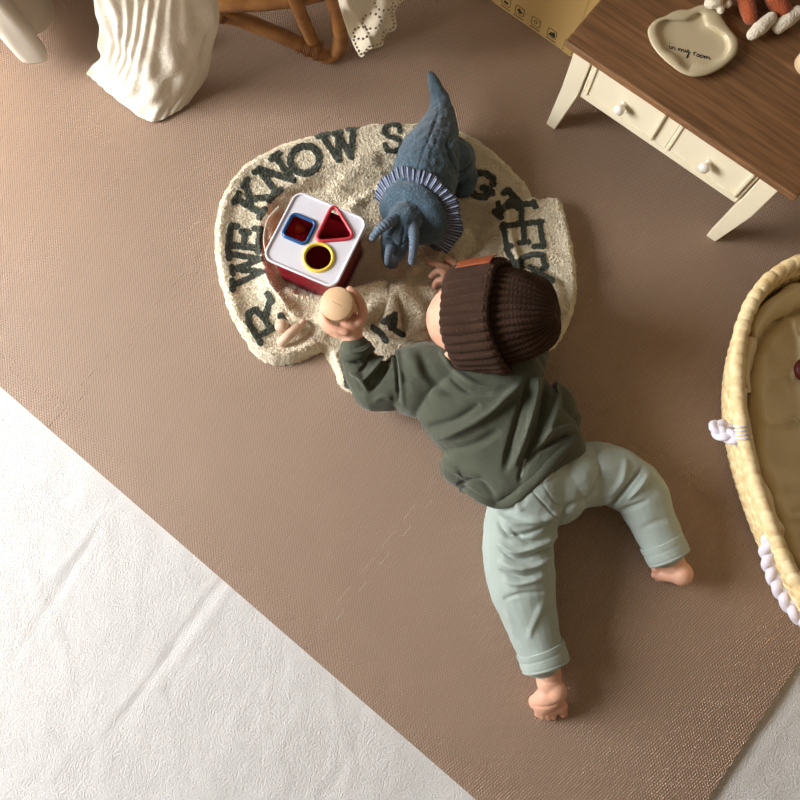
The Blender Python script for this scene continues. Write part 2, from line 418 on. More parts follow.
for L, w, a in [([(300, 186), (335, 178), (370, 178), (392, 168)], 4, .006), ([(290, 196), (330, 188), (365, 190), (378, 182)], 3, -.005), ([(345, 215), (362, 200), (372, 190)], 4, .005), ([(452, 262), (476, 240), (500, 232)], 4, .006), ([(456, 270), (480, 250), (505, 244)], 3, -.005), ([(470, 222), (490, 226), (505, 220)], 3, -.004), ([(268, 200), (272, 235), (280, 262)], 4, .006)]:
    H += a*gau(L, w)
# front rolls lifted by the arm
H += .030*gau([(325, 322), (345, 302), (368, 293), (388, 290)], 8)
H += .022*gau([(350, 330), (368, 315), (388, 300), (392, 315), (390, 335)], 9)
H += .026*gau([(392, 288), (405, 300), (418, 312), (428, 330)], 10)
H += .020*gau([(395, 290), (420, 292), (442, 300)], 9)
H += .014*gau([(405, 335), (425, 348)], 9)
H += .012*gau([(335, 350), (340, 370), (345, 384)], 5)
H -= .018*gau([(397, 300), (403, 320), (404, 340)], 2.6)
H += .012*gau([(345, 300), (368, 292), (388, 288), (396, 293)], 3)
H -= .010*gau([(362, 300), (355, 315), (345, 330)], 3)
# flap folded back on the right
FL = cr([(488, 208), (520, 203), (557, 200), (566, 222), (574, 262), (576, 298), (566, 330), (548, 352), (520, 350), (470, 330), (478, 280), (486, 240)], 6, True)
fd = sdf(Q, FL)+wob*1.2
H += .019*sst(fd, -1.5, 2)*sst(Q[:, 0]-.3*(Q[:, 1]-208), 478, 505)
H += .007*gau([(558, 205), (568, 240), (572, 290), (562, 325)], 7)
for L, w, a in [([(515, 268), (535, 262), (552, 262), (570, 268)], 5, .010), ([(512, 272), (530, 268), (548, 275), (562, 290)], 4, -.008), ([(548, 282), (556, 300), (552, 320)], 6, .010), ([(540, 215), (560, 235), (565, 260)], 6, .003)]:
    H += a*gau(L, w)
H = np.maximum(H, .001)
bx_ = np.array([(296, 196), (357, 224), (336, 286), (272, 258)], float); bd_ = sdf(Q, bx_); H = H+(np.minimum(H, .008)-H)*sst(bd_, -1.5, 1)
fz = noise2(XYn, 260, 2.)*.0014+noise2(XYn, 70, 4.)*.0009+noise2(XYn, 440, 7.)*.0014
H = H+fz*sst(sd, -2, 5); H *= sst(sd, -1.6, .8); H = np.maximum(H, .0006)
# letters
FONT = {'E': [[(0, 0), (0, 1)], [(0, 1), (.8, 1), (.8, .8)], [(0, .5), (.6, .5)], [(0, 0), (.8, 0), (.8, .2)], [(-.15, 0), (0, 0)], [(-.15, 1), (0, 1)], [(.6, .38), (.6, .62)]],
        'W': [[(-.1, 1), (.28, 0)], [(.28, 0), (.5, .85)], [(.5, .85), (.75, 0)], [(.75, 0), (1.1, 1)], [(-.25, 1), (.1, 1)], [(.35, .95), (.6, .95)], [(.92, 1), (1.25, 1)]],
        'K': [[(.1, 0), (.1, 1)], [(.85, 1), (.1, .42)], [(.35, .6), (.9, 0)], [(-.08, 0), (.3, 0)], [(-.08, 1), (.3, 1)], [(.72, 0), (1.05, 0)], [(.7, 1), (1, 1)]],
        'N': [[(.1, 0), (.1, 1)], [(.1, 1), (.9, 0)], [(.9, 0), (.9, 1)], [(-.08, 0), (.28, 0)], [(-.08, 1), (.15, 1)], [(.72, 1), (1.08, 1)]],
        'O': [[(.5+.48*math.cos(a), .5+.5*math.sin(a)) for a in np.linspace(0, 2*math.pi, 20)]],
        'S': [[(.85, .72), (.8, .92), (.5, 1), (.2, .9), (.12, .72), (.3, .56), (.6, .47), (.85, .33), (.82, .12), (.5, 0), (.2, .05), (.1, .28)]],
        'R': [[(.1, 0), (.1, 1)], [(.1, 1), (.6, 1), (.85, .85), (.8, .6), (.5, .5), (.1, .5)], [(.45, .5), (.9, 0)], [(-.08, 0), (.3, 0)], [(.8, 0), (1.05, 0)], [(-.08, 1), (.1, 1)]],
        'G': [[(.9, .75), (.8, .95), (.45, 1), (.1, .8), (.02, .45), (.2, .1), (.55, 0), (.9, .15), (.9, .45)], [(.65, .45), (1.05, .45)]],
        'T': [[(.5, 0), (.5, 1)], [(0, 1), (1, 1)], [(0, .82), (0, 1)], [(1, .82), (1, 1)], [(.3, 0), (.7, 0)]]}
strokes = []
def letter(ch, c, up, h, w, th=3.5):
    up = unit(up); rt = np.array([-up[1], up[0]])   # clockwise reading with y down
    for st in FONT[ch]:
        strokes.append(([np.array(c)+rt*(x-.5)*w+up*(y-.5)*h for x, y in st], th))
letter('R', (264, 318), (-.85, .5), 31, 34); letter('W', (246, 268), (-1, .12), 31, 27, 3.2); letter('E', (245, 235), (-1, -.12), 30, 24)
letter('K', (254, 198), (-.85, -.5), 30, 24); letter('N', (276, 175), (-.62, -.8), 30, 26); letter('O', (305, 160), (-.4, -.92), 27, 31, 3.8)
letter('W', (341, 145), (-.25, -.97), 28, 27); letter('S', (393, 138), (-.1, -1), 28, 22, 2.8); letter('G', (481, 185), (.5, -.85), 25, 25); letter('T', (506, 206), (.7, -.7), 24, 20)
def cz(*pts): return [(450+x/3.636, 130+y/3.636) for x, y in pts]
for s in [cz((176, 268), (178, 303)), cz((178, 283), (306, 268)), cz((305, 262), (309, 280)), cz((257, 272), (261, 335)), cz((190, 350), (330, 335)), cz((192, 345), (205, 418), (222, 424)), cz((266, 345), (270, 410)), cz((252, 411), (286, 408)),
          cz((325, 335), (338, 425)), cz((305, 424), (340, 424)), cz((205, 434), (228, 478), (238, 500)), cz((258, 500), (262, 466), (300, 453), (336, 456), (342, 482)), cz((236, 486), (262, 470)), cz((222, 500), (262, 500)), cz((290, 500), (330, 525), (372, 548)), cz((300, 530), (352, 495))]:
    strokes.append((s, 3.0))
for s in [[(384, 322), (395, 315), (394, 327)], [(389, 318), (391, 328)], [(373, 328), (380, 333), (386, 341)], [(396, 331), (403, 335)], [(343, 360), (346, 372), (348, 386)], [(455, 192), (463, 188)]]:
    strokes.append((s, 3.2))
P2 = P.copy(); P2[:, 2] = H
QH = topx(P2); ink = np.zeros(len(P))
near = keep
for s, th in strokes:
    lo = np.min(s, axis=0)-8; hi = np.max(s, axis=0)+8
    k = np.where((QH[:, 0] > lo[0]) & (QH[:, 0] < hi[0]) & (QH[:, 1] > lo[1]) & (QH[:, 1] < hi[1]))[0]
    if not len(k): continue
    d, tt, sdd = segdist(QH[k], np.array(s, float)); d = d+.8*wob2[k]
    ink[k] = np.maximum(ink[k], 1-sst(d, th-.9, th+.9))
# hide T under the flap
ink *= 1
H += .0022*ink
nx, ny = len(gx), len(gy); P[:, 2] = H
Kp = keep.reshape(ny, nx); idm = -np.ones(ny*nx, int); F = []
ii, jj = np.where(Kp[:-1, :-1] & Kp[1:, :-1] & Kp[:-1, 1:] & Kp[1:, 1:])
quads = np.stack([ii*nx+jj, ii*nx+jj+1, (ii+1)*nx+jj+1, (ii+1)*nx+jj], -1)
used = np.unique(quads); idm[used] = np.arange(len(used))
# every little curl of the pile is modelled, in the same mesh
rs = np.random.RandomState(5); cand = np.where(keep & (sd > .5))[0]; nt = 46000; pick = rs.choice(cand, nt)
oct_ = np.array([(1, 0, 0), (-1, 0, 0), (0, 1, 0), (0, -1, 0), (0, 0, 1), (0, 0, -1)], float); of_ = np.array([(0, 2, 4), (2, 1, 4), (1, 3, 4), (3, 0, 4), (2, 0, 5), (1, 2, 5), (3, 1, 5), (0, 3, 5)])
ang_ = rs.uniform(0, math.pi, nt)+1.2*wob[pick]; ca_, sa_ = np.cos(ang_), np.sin(ang_); tl_ = rs.uniform(-.35, .5, nt)
lx = rs.uniform(.0013, .0027, nt); ly = rs.uniform(.0007, .0011, nt); lz = rs.uniform(.0007, .0012, nt)
cen = P[pick].copy(); cen[:, :2] += rs.uniform(-.0009, .0009, (nt, 2)); cen[:, 2] += rs.uniform(.0000, .0012, nt)-.003*(bd_[pick] > -.5)
L0 = oct_[None]*np.stack([lx, ly, lz], -1)[:, None, :]
x_ = L0[..., 0]*np.cos(tl_)[:, None]-L0[..., 2]*np.sin(tl_)[:, None]; z_ = L0[..., 0]*np.sin(tl_)[:, None]+L0[..., 2]*np.cos(tl_)[:, None]
TV = np.stack([cen[:, None, 0]+x_*ca_[:, None]-L0[..., 1]*sa_[:, None], cen[:, None, 1]+x_*sa_[:, None]+L0[..., 1]*ca_[:, None], cen[:, None, 2]+z_], -1).reshape(-1, 3)
TF = (of_[None]+(np.arange(nt)*6)[:, None, None]+len(used)).reshape(-1, 3)
o = mesh('letter_blanket', np.vstack([P[used], TV]), [tuple(q_) for q_ in idm[quads]]+[tuple(q_) for q_ in TF], SHERPA); setattr_f(o.data, 'ink', np.concatenate([ink[used], np.repeat(ink[pick], 6)]))
# outer skirt so the cloth has an underside
tag(o, 'cream fluffy sherpa blanket with dark green knitted letters, rumpled under the dinosaur and baby', 'blanket'); origin(o, at(390, 260, 0))
BH = H.reshape(ny, nx)
def blanket_z(p):
    j = int(round((p[0]-gx[0])/step)); i = int(round((p[1]-gy[0])/step))
    if 0 <= i < ny and 0 <= j < nx: return float(BH[i, j])
    return 0.
# ================================================================ SHAPE SORTER
def rrect(c, hw, hh, r, ang, n=8):
    out = []
    for sx, sy_, a0 in ((1, 1, 0), (-1, 1, 90), (-1, -1, 180), (1, -1, 270)):
        for k in range(n+1):
            a = math.radians(a0+90*k/n); out.append((sx*(hw-r)+r*math.cos(a), sy_*(hh-r)+r*math.sin(a)))
    ca, sa = math.cos(ang), math.sin(ang)
    return np.array([(c[0]+x*ca-y*sa, c[1]+x*sa+y*ca) for x, y in out])
ZT = .126
q = [at(*p_, ZT)[:2] for p_ in ((294, 182), (371, 214), (342, 300), (257, 266))]
sc = np.mean([at(*p_, ZT)[:2] for p_ in ((298, 188), (363, 217), (337, 291), (264, 262))], axis=0)
d1 = at(365, 213, ZT)-at(300, 186, ZT); sang = math.atan2(d1[1], d1[0])
HW = .0665
root = thing('shape_sorter', 'white-topped shape sorter box with crimson walls and blue, red and yellow holes on the blanket', 'toy', (*sc, .012))
red = plain('crimson_plastic', (168, 32, 52), .25, .5); red.b.inputs['Transmission Weight'].default_value = .5; red.b.inputs['IOR'].default_value = 1.2
V, F = [], []
for z, s in ((.014, .0585), (.05, .0588), (.09, .0592), (ZT-.01, .0595)):
    V += [(x, y, z) for x, y in rrect(sc, s, s, .013, sang)]
n = 36; F = gridfaces(4, n, True); F.append(tuple(range(n))[::-1])
o = mesh('box_wall', V, F, red, root); solid(o, .0018, -1)
clear = plain('clear_plastic', (250, 235, 238), .08, .5); clear.b.inputs['Transmission Weight'].default_value = .8; clear.b.inputs['IOR'].default_value = 1.3
V, F = sweep([(x, y, .017) for x, y in rrect(sc, .061, .061, .015, sang)], .0022, .0025, 8, closed=True); mesh('base_rim', V, F, clear, root)
# lid with three real openings
def curve_plate(name, loops, z, ext, bev, mat, parent):
    cu = bpy.data.curves.new(name, 'CURVE'); cu.dimensions = '2D'; cu.fill_mode = 'BOTH'; cu.extrude = ext; cu.bevel_depth = bev; cu.bevel_resolution = 2
    for L in loops:
        s = cu.splines.new('POLY'); s.points.add(len(L)-1)
        for i, p_ in enumerate(L): s.points[i].co = (p_[0], p_[1], 0, 1)
        s.use_cyclic_u = True
    o = bpy.data.objects.new('tmpc', cu); C.objects.link(o); dg = bpy.context.evaluated_depsgraph_get()
    me = bpy.data.meshes.new_from_object(o.evaluated_get(dg), depsgraph=dg); bpy.data.objects.remove(o)
    a = co(me); a[:, 2] += z; setco(me, a); me.name = name
    me.materials.clear(); me.materials.append(mat.m); me.polygons.foreach_set('use_smooth', [False]*len(me.polygons))
    o = bpy.data.objects.new(name, me); C.objects.link(o)
    if parent: put(o, parent)
    return o
wp = plain('white_plastic', (232, 231, 240), .22, .5)
def pxl(c, z=ZT): return at(*c, z)[:2]
cb = pxl((299.2, 229)); cyl = pxl((318.5, 257.5))
blueL = rrect(cb, .0222, .0222, .009, sang)
tri = [pxl(p_) for p_ in ((333.5, 203), (355.5, 238.5), (314.5, 242))]
def roundpoly(T_, r, n=6):
    out = []; m = len(T_); T_ = [np.array(a) for a in T_]
    for i in range(m):
        a, b_, c_ = T_[i-1], T_[i], T_[(i+1) % m]
        p0 = b_+unit(a-b_)*r; p2 = b_+unit(c_-b_)*r
        for k in range(n+1):
            s = k/n; out.append((1-s)**2*p0+2*s*(1-s)*b_+s*s*p2)
    return np.array(out)
triL = roundpoly(tri, .0175)
cirL = np.array([cyl+.0245*np.array([math.cos(a), math.sin(a)]) for a in np.linspace(0, 2*math.pi, 40, endpoint=False)])
lid = curve_plate('lid', [rrect(sc, HW, HW, .0165, sang), blueL, triL, cirL], ZT-.004, .003, .0006, wp, root)
V, F = sweep([(x, y, ZT) for x, y in rrect(sc, HW, HW, .0165, sang)], .0024, .0026, 8, closed=True); o = mesh('lid_rim', V, F, wp, root)
for nm, L, col, lb in (('hole_ring', blueL, (40, 92, 150), 'blue square ring'), ('hole_ring', triL, (200, 58, 72), 'red triangle ring'), ('hole_ring', cirL, (240, 212, 86), 'yellow round ring')):
    m_ = plain(lb.replace(' ', '_'), col, .35)
    V, F = sweep([(x, y, ZT) for x, y in L], .0031, .0038, 8, closed=True); o = mesh(nm, V, F, m_, root); o['label'] = lb
# inner panel seen through the openings
strap = fabric('strap_cord', (215, 205, 180), .8)
P_ = [at(x, y, z) for x, y, z in ((279, 207, .115), (268, 220, .113), (264, 238, .112), (266, 252, .113), (269, 256, .115))]
V, F = sweep(cr(P_, 6), .0016, .0035, 8); o = mesh('carry_strap', V, F, strap, root)
orange = plain('orange_plastic', (206, 92, 40), .4)
o = mesh('orange_shape_block', *sweep([at(294, 226, .03), at(294, 226, .065)], .022, .013, 24, up=(0.3, 1, 0)), orange); origin(o, at(294, 226, .016))
bevel(o, .001); tag(o, 'orange rounded block lying inside the shape sorter under its blue square hole', 'toy block')
# ================================================================ WOODEN GRASPING TOYS
beech = wood('beech', (208, 172, 132), (220, 186, 146), 5, .3, .55, 6)
beech2 = wood('pale_beech', (206, 176, 150), (222, 194, 168), 5, .3, .55, 6)
root = thing('wooden_rattle', 'small pale wooden rattle of ball and curved bar lying in the blanket fold', 'toy', at(287, 331, .012))
mesh('ball', *ell(at(282, 326, .034), (.0132, .0132, .0132), None, 28, 18), beech2, root)
P_ = cr([at(282, 342, .028), at(287, 337, .033), at(292, 332, .034), at(297, 328, .031)], 5); mesh('curved_bar', *sweep(P_, .0092, .0092, 16), beech2, root)
mesh('peg', *sweep([at(298, 327, .031), at(303, 322, .030)], .006, .006, 20), beech2, root)
# toy held in the raised hand: round beech head on a stem
TOPZ = .150
tc = at(336.5, 303.5, TOPZ)
root = thing('wooden_maraca', "round flat-topped beech wood toy held upright in the baby's left hand", 'toy', tc-np.array([-.012, .02, .085]))
ax = unit(np.array([-.16, -.20, 1.0])); side = unit(np.cross(ax, [1, 0, 0]))
prof = [(0, .0), (.0262, .0), (.0275, -.0015), (.028, -.004), (.0278, -.018), (.026, -.024), (.018, -.030), (.012, -.036), (.011, -.055), (.016, -.066), (.0205, -.075), (.019, -.084), (.010, -.090), (0, -.091)]
def lathe(c, ax, prof, seg=36):
    ax = unit(ax); u_ = unit(np.cross(ax, [0.3, 1, .1])); v_ = np.cross(ax, u_); V = []
    for r, h_ in prof:
        for k in range(seg):
            a = 2*math.pi*k/seg; V.append(np.asarray(c)+ax*h_+(u_*math.cos(a)+v_*math.sin(a))*max(r, 1e-5))
    return V, gridfaces(len(prof), seg, True)
o = mesh('handle_body', *lathe(tc, ax, prof), beech, root)
# small branded mark, burnt in
dk = plain('burnt_mark', (120, 78, 46), .8)
parts = []
u_ = unit(np.array([.86, -.5, 0])); u_ = unit(u_-ax*np.dot(u_, ax)); v_ = np.cross(ax, u_)
for k in range(11):
    x0 = (-.0085+k*.0017); parts.append(sweep([tc+u_*x0-v_*.0006+ax*.0001, tc+u_*(x0+.0005)+v_*(.0007 if k % 3 else .0011)+ax*.0001], .00028, .00012, 6))
mesh('burnt_mark', *join(parts), dk, root)
# ================================================================ PLUSH TRICERATOPS
t = fabric('plush_blue', (70, 90, 104), .92, 300, .85, .003, .22, 60, .3); PL = t
nb = t.new('ShaderNodeTexNoise', Scale=55.0, Detail=4.0, Distortion=1.2); t.link(t.tc.outputs['Object'], nb.inputs['Vector'])
b2 = t.new('ShaderNodeBump', Strength=.6, Distance=.004); t.link(nb.outputs['Fac'], b2.inputs['Height']); t.link(b2.outputs[0], t.bump.inputs['Normal'])
t2 = fabric('horn_rib', (98, 112, 128), .85, 300, .5)
root = thing('stuffed_dinosaur', 'blue-grey stuffed triceratops with striped frill trim lying on the blanket', 'stuffed toy', at(415, 190, .014))
def pz(x, y, z): return at(x, y, z)
bodyp = [(431.5, 75, .085, .007), (435, 86, .078, .012), (440, 101, .070, .019), (441, 117, .068, .028), (437, 135, .07, .042), (431, 153, .073, .055), (426, 172, .074, .060), (421, 190, .075, .059), (415, 208, .075, .052), (410, 220, .076, .045)]
c_ = cr([np.array([*pz(x, y, z), r]) for x, y, z, r in bodyp], 4)
parts = [sweep(c_[:, :3], c_[:, 3], np.minimum(c_[:, 3]*1.0, .062), 24)]
parts += [ell(pz(457, 161, .055), (.034, .042, .040)), sweep([pz(460, 160, .05), pz(466, 180, .034), pz(463, 188, .026)], [.026, .024, .021], None, 16)]
parts += [sweep([pz(448, 215, .045), pz(447, 232, .035), pz(438, 240, .03)], [.022, .022, .020], None, 16)]
# head
hd = cr([np.array([*pz(x, y, z), r]) for x, y, z, r in ((410, 214, .105, .030), (404, 222, .112, .030), (399, 232, .105, .0300), (395, 244, .090, .0265), (392, 254, .074, .021), (390.5, 261, .062, .0155))], 4)
parts += [sweep(hd[:, :3], hd[:, 3], hd[:, 3]*.9, 20)]
seam = [([(434, 90), (438, 110), (432, 130), (424, 150), (418, 170), (412, 195)], 1.1, -.0016), ([(437, 92), (442, 112), (437, 130), (430, 150), (424, 170), (418, 195)], 2.2, .0006),
        ([(452, 133), (447, 142), (450, 155), (456, 170), (462, 172), (472, 160)], 1.6, -.004), ([(456, 138), (452, 146), (456, 150)], 2, .003),
        ([(404, 226), (402, 240), (400, 256)], 1.3, -.002), ([(390, 238), (399, 246), (409, 240)], 1.6, -.002)]
rr = random.Random(3)
for k in range(26):
    x0 = rr.uniform(400, 452); y0 = rr.uniform(120, 200); a_ = rr.uniform(-.7, .7)+1.2
    L_ = rr.uniform(8, 20); seam.append(([(x0, y0), (x0+math.cos(a_)*L_/2+rr.uniform(-2, 2), y0+math.sin(a_)*L_/2), (x0+math.cos(a_)*L_, y0+math.sin(a_)*L_)], rr.uniform(1.2, 2.2), rr.choice((-1, 1))*rr.uniform(.0008, .0018)))
DB = blob_obj('body', parts, PL, root, .0020, 4, .5, [(L_, w_*.8, a_*(1.3 if i_ < 6 else .7)) for i_, (L_, w_, a_) in enumerate(seam)], True, (70, .0022)); bumpy(DB.data, 150, .0008)
# frill: thick padded half shield
fc = pz(408, 220, .098); fn = unit(np.array([-.40, -.60, .70])); fx = unit(np.cross([-.22, 1, .5], fn)); fy = np.cross(fn, fx)
ang0 = math.radians(-38)
# direction frame: fx points right-ish on the picture, fy up
fx = unit(np.array([.84, -.54, 0])); fx = unit(fx-fn*np.dot(fx, fn)); fy = np.cross(fn, fx)
V = []; seg = 56; prf = [(.0, .011), (.3, .0115), (.6, .012), (.82, .0115), (.93, .008), (.985, .003), (1., 0), (.985, -.004), (.93, -.008), (.8, -.011), (.4, -.011), (0, -.011)]
def frr(a):
    return .0655*(1+.0*math.cos(a))*(1.0 if math.sin(a) > -.2 else 1-.28*min(1, (-.2-math.sin(a))*2))
for s, h_ in prf:
    for k in range(seg):
        a = 2*math.pi*k/seg; r = frr(a)*s
        bow = -.30*(r*math.cos(a))**2/.0655-.10*(r*math.sin(a))**2/.0655
        V.append(fc+fx*r*math.cos(a)*1.02+fy*r*math.sin(a)*.98+fn*(h_+bow))
F = gridfaces(len(prf), seg, True); FR = mesh('frill', V, [f[::-1] for f in F], PL, root); sb_ = FR.modifiers.new('s', 'SUBSURF'); sb_.levels = 2; sb_.render_levels = 2; bumpy(FR.data, 90, .0026)
# ruffle with printed stripes
t = fabric('ticking_stripe', (152, 160, 176), .85, 500, .3); 
a_ = t.new('ShaderNodeAttribute', attribute_name='stripe'); w_ = t.new('ShaderNodeMath', operation='SINE'); ml = t.new('ShaderNodeMath', operation='MULTIPLY'); ml.inputs[1].default_value = 6.2832
t.link(a_.outputs['Fac'], ml.inputs[0]); t.link(ml.outputs[0], w_.inputs[0])
gt = t.new('ShaderNodeMapRange'); gt.inputs['From Min'].default_value = -.35; gt.inputs['From Max'].default_value = .1; t.link(w_.outputs[0], gt.inputs['Value'])
m2 = t.new('ShaderNodeMix', data_type='RGBA'); m2.inputs[7].default_value = lin((44, 56, 84)); t.link(gt.outputs[0], m2.inputs[0]); t.link(t.mix.outputs[2], m2.inputs[6]); t.link(m2.outputs[2], t.b.inputs['Base Color'])
V = []; st = []; na = 420; a0, a1 = math.radians(-24), math.radians(190); nrw = 7
for i in range(nrw):
    s = i/(nrw-1)
    for k in range(na):
        a = a0+(a1-a0)*k/(na-1); r = .060+.026*s+.002*math.sin(a*9)*s
        pl_ = (.0042*math.sin(a*46+.8*math.sin(a*7))*(.25+s)); bow = -.30*(r*math.cos(a))**2/.0655-.10*(r*math.sin(a))**2/.0655
        V.append(fc+fx*(r*math.cos(a))*1.02+fy*r*math.sin(a)+fn*(.6*pl_+bow-.009+.006*s*max(0, math.sin(a)))); st.append(a*21)
FF = gridfaces(nrw, na); ro = mesh('striped_ruffle', V, FF, t, root); setattr_f(ro.data, 'stripe', st); solid(ro, .0016, 0); ro['label'] = 'navy and white striped ruffle'
def horn(pts, r0, name='horn'):
    P_ = cr([pz(*p_) for p_ in pts], 26); n_ = len(P_); s = np.linspace(0, 1, n_)
    r = r0*(1-.42*s)*(1+.14*np.abs(np.sin(s*math.pi*10))); mesh(name, *sweep(P_, r, None, 16), t2, root)
horn([(394, 220, .130), (387, 224, .140), (379, 230, .138), (372.5, 238, .128)], .0100)
horn([(412, 225, .122), (414, 236, .130), (413.5, 248, .128), (411.5, 262, .116)], .0096)
horn([(391, 247, .108), (388.5, 254, .110), (387, 263, .100)], .0078)
bk = plain('eye_black', (20, 20, 22), .2)
# ================================================================ SMALL TABLE
TH = .24; fo = at(552, 127, 0)
A_ = at(546, 124, 0)[:2]; B_ = at(715, 242, 0)[:2]; tx_ = unit(B_-A_); ty_ = np.array([-tx_[1], tx_[0]]); WL = float(np.linalg.norm(B_-A_))
def tp(x, y, z): p_ = A_+tx_*x+ty_*y; return np.array([p_[0], p_[1], z])
TR = np.array([[tx_[0], ty_[0], 0], [tx_[1], ty_[1], 0], [0, 0, 1]])
def U_(x): return .006+x*(WL+.008)/WL
def tbox(x0, x1, y0, y1, z0, z1):
    x0, x1 = U_(x0), U_(x1); return box(tp((x0+x1)/2, (y0+y1)/2, (z0+z1)/2), (x1-x0, y1-y0, z1-z0), TR)
root = thing('small_table', 'small low table with brown wood top and two white drawers', 'table', tp(WL/2, .14, 0))
tw = wood('walnut_top', (106, 74, 45), (142, 102, 66), 7, math.radians(39), .55, 20)
kn = tw.new('ShaderNodeTexVoronoi', Scale=7.0); tw.link(tw.tc.outputs['Object'], kn.inputs['Vector'])
r_ = tw.new('ShaderNodeMapRange'); r_.inputs['From Min'].default_value = .03; r_.inputs['From Max'].default_value = .14; tw.link(kn.outputs['Distance'], r_.inputs['Value'])
mk = tw.new('ShaderNodeMix', data_type='RGBA'); mk.inputs[6].default_value = lin((66, 38, 22)); tw.link(r_.outputs[0], mk.inputs[0]); tw.link(tw.ramp.outputs[0], mk.inputs[7]); tw.link(mk.outputs[2], tw.b.inputs['Base Color'])
wh = fabric('chalk_white_paint', (238, 228, 200), .6, 60, .08, .001, .04, 20)
DEP = .29
o = mesh('tabletop', *tbox(-.017, WL+.027, -.012, DEP+.02, TH-.014, TH), tw, root, False); bevel(o, .004, 3)
apz0, apz1 = .122, TH-.0142
inset = .004
ap = join([tbox(.036, WL-.036, inset, inset+.012, apz0, apz0+.014), tbox(.036, WL-.036, inset, inset+.012, apz1-.008, apz1), tbox(.036, .040, inset, inset+.012, apz0+.014, apz1-.008), tbox(WL-.040, WL-.036, inset, inset+.012, apz0+.014, apz1-.008), tbox(WL/2-.0115, WL/2+.0115, inset, inset+.012, apz0+.014, apz1-.008),
          tbox(.036, WL-.036, DEP-.014, DEP-.004, apz0, apz1), tbox(.004, .014, .036, DEP-.036, apz0, apz1), tbox(WL-.014, WL-.004, .036, DEP-.036, apz0, apz1)])
o = mesh('apron', *ap, wh, root, False); bevel(o, .0012)
for (xa, xb, ya, yb, sx, sy_) in ((0, .036, 0, .036, 1, 1), (WL-.036, WL, 0, .036, -1, 1), (0, .036, DEP-.036, DEP, 1, -1), (WL-.036, WL, DEP-.036, DEP, -1, -1)):
    V = []; xa0, xb0 = xa, xb
    for z, w_ in ((0, .020), (apz0, .033), (apz1, .034)):
        xa, xb = (U_(xa0), U_(xb0)) if z else (xa0, xb0)
        X0 = xa if sx > 0 else xb-w_; Y0 = ya if sy_ > 0 else yb-w_
        V += [tp(X0, Y0, z), tp(X0+w_, Y0, z), tp(X0+w_, Y0+w_, z), tp(X0, Y0+w_, z)]
    F = [(0, 3, 2, 1), (8, 9, 10, 11)]+[(i*4+k, i*4+(k+1) % 4, i*4+4+(k+1) % 4, i*4+4+k) for i in range(2) for k in range(4)]
    o = mesh('leg', V, F, wh, root, False); bevel(o, .0015)
dark = plain('worn_gap', (46, 36, 30), .9)
for x0, x1 in ((.041, WL/2-.0125), (WL/2+.0125, WL-.041)):
    d_ = mesh('drawer', *join([tbox(x0, x1, inset-.003, inset+.009, apz0+.0155, apz1-.0095), tbox(x0+.004, x1-.004, inset+.009, .16, apz0+.017, apz1-.02)]), wh, root, False); bevel(d_, .0014)
    fr = join([tbox(x0+.002, x0+.007, inset-.006, inset-.003, apz0+.018, apz1-.012), tbox(x1-.007, x1-.002, inset-.006, inset-.003, apz0+.018, apz1-.012), tbox(x0+.007, x1-.007, inset-.0055, inset-.003, apz0+.018, apz0+.022)])
    f_ = mesh('drawer_bead', *fr, wh, d_, False); bevel(f_, .0008)
    xc = U_((x0+x1)/2); zc = (apz0+apz1)/2+.004; kc = tp(xc, inset-.003, zc); ax_ = -np.array([ty_[0], ty_[1], 0])
    kb = mesh('knob', *lathe(kc, ax_, [(0, 0), (.0055, 0), (.0045, .004), (.0042, .008), (.0085, .012), (.0095, .016), (.0085, .020), (.005, .0225), (0, .0232)], 24), plain('porcelain_knob', (240, 234, 222), .25), d_)
# ---------------------------------------------------------------- tray on the table
def trp(L, z): return np.array([at(640+x/5, y/5, z) for x, y in L])
OUTL = [(38, 165), (48, 130), (80, 98), (130, 78), (160, 60), (200, 48), (245, 46), (285, 30), (320, 22), (362, 28), (395, 55), (420, 100), (450, 145), (482, 185), (490, 230), (478, 275), (430, 325), (375, 360), (320, 380), (262, 384), (205, 365), (150, 325), (100, 280), (58, 225)]
INL = [(88, 165), (95, 120), (130, 100), (180, 102), (230, 100), (262, 82), (292, 66), (320, 78), (330, 110), (345, 130), (385, 152), (420, 172), (442, 205), (446, 240), (430, 275), (395, 302), (350, 318), (305, 320), (270, 330), (245, 345), (215, 330), (190, 295), (165, 268), (130, 250), (112, 220), (100, 195)]
def resample(L, n, start):
    L = cr(L, 10, True); L = np.vstack([L, L[:1]]); s = np.concatenate([[0], np.cumsum(np.linalg.norm(np.diff(L, axis=0), axis=1))]); s /= s[-1]
    u = np.linspace(0, 1, n, endpoint=False); return np.stack([np.interp(u, s, L[:, k]) for k in range(L.shape[1])], -1)
n = 160; tz = TH
oo = resample(OUTL, n, 0); cc = np.array([265, 205.]);
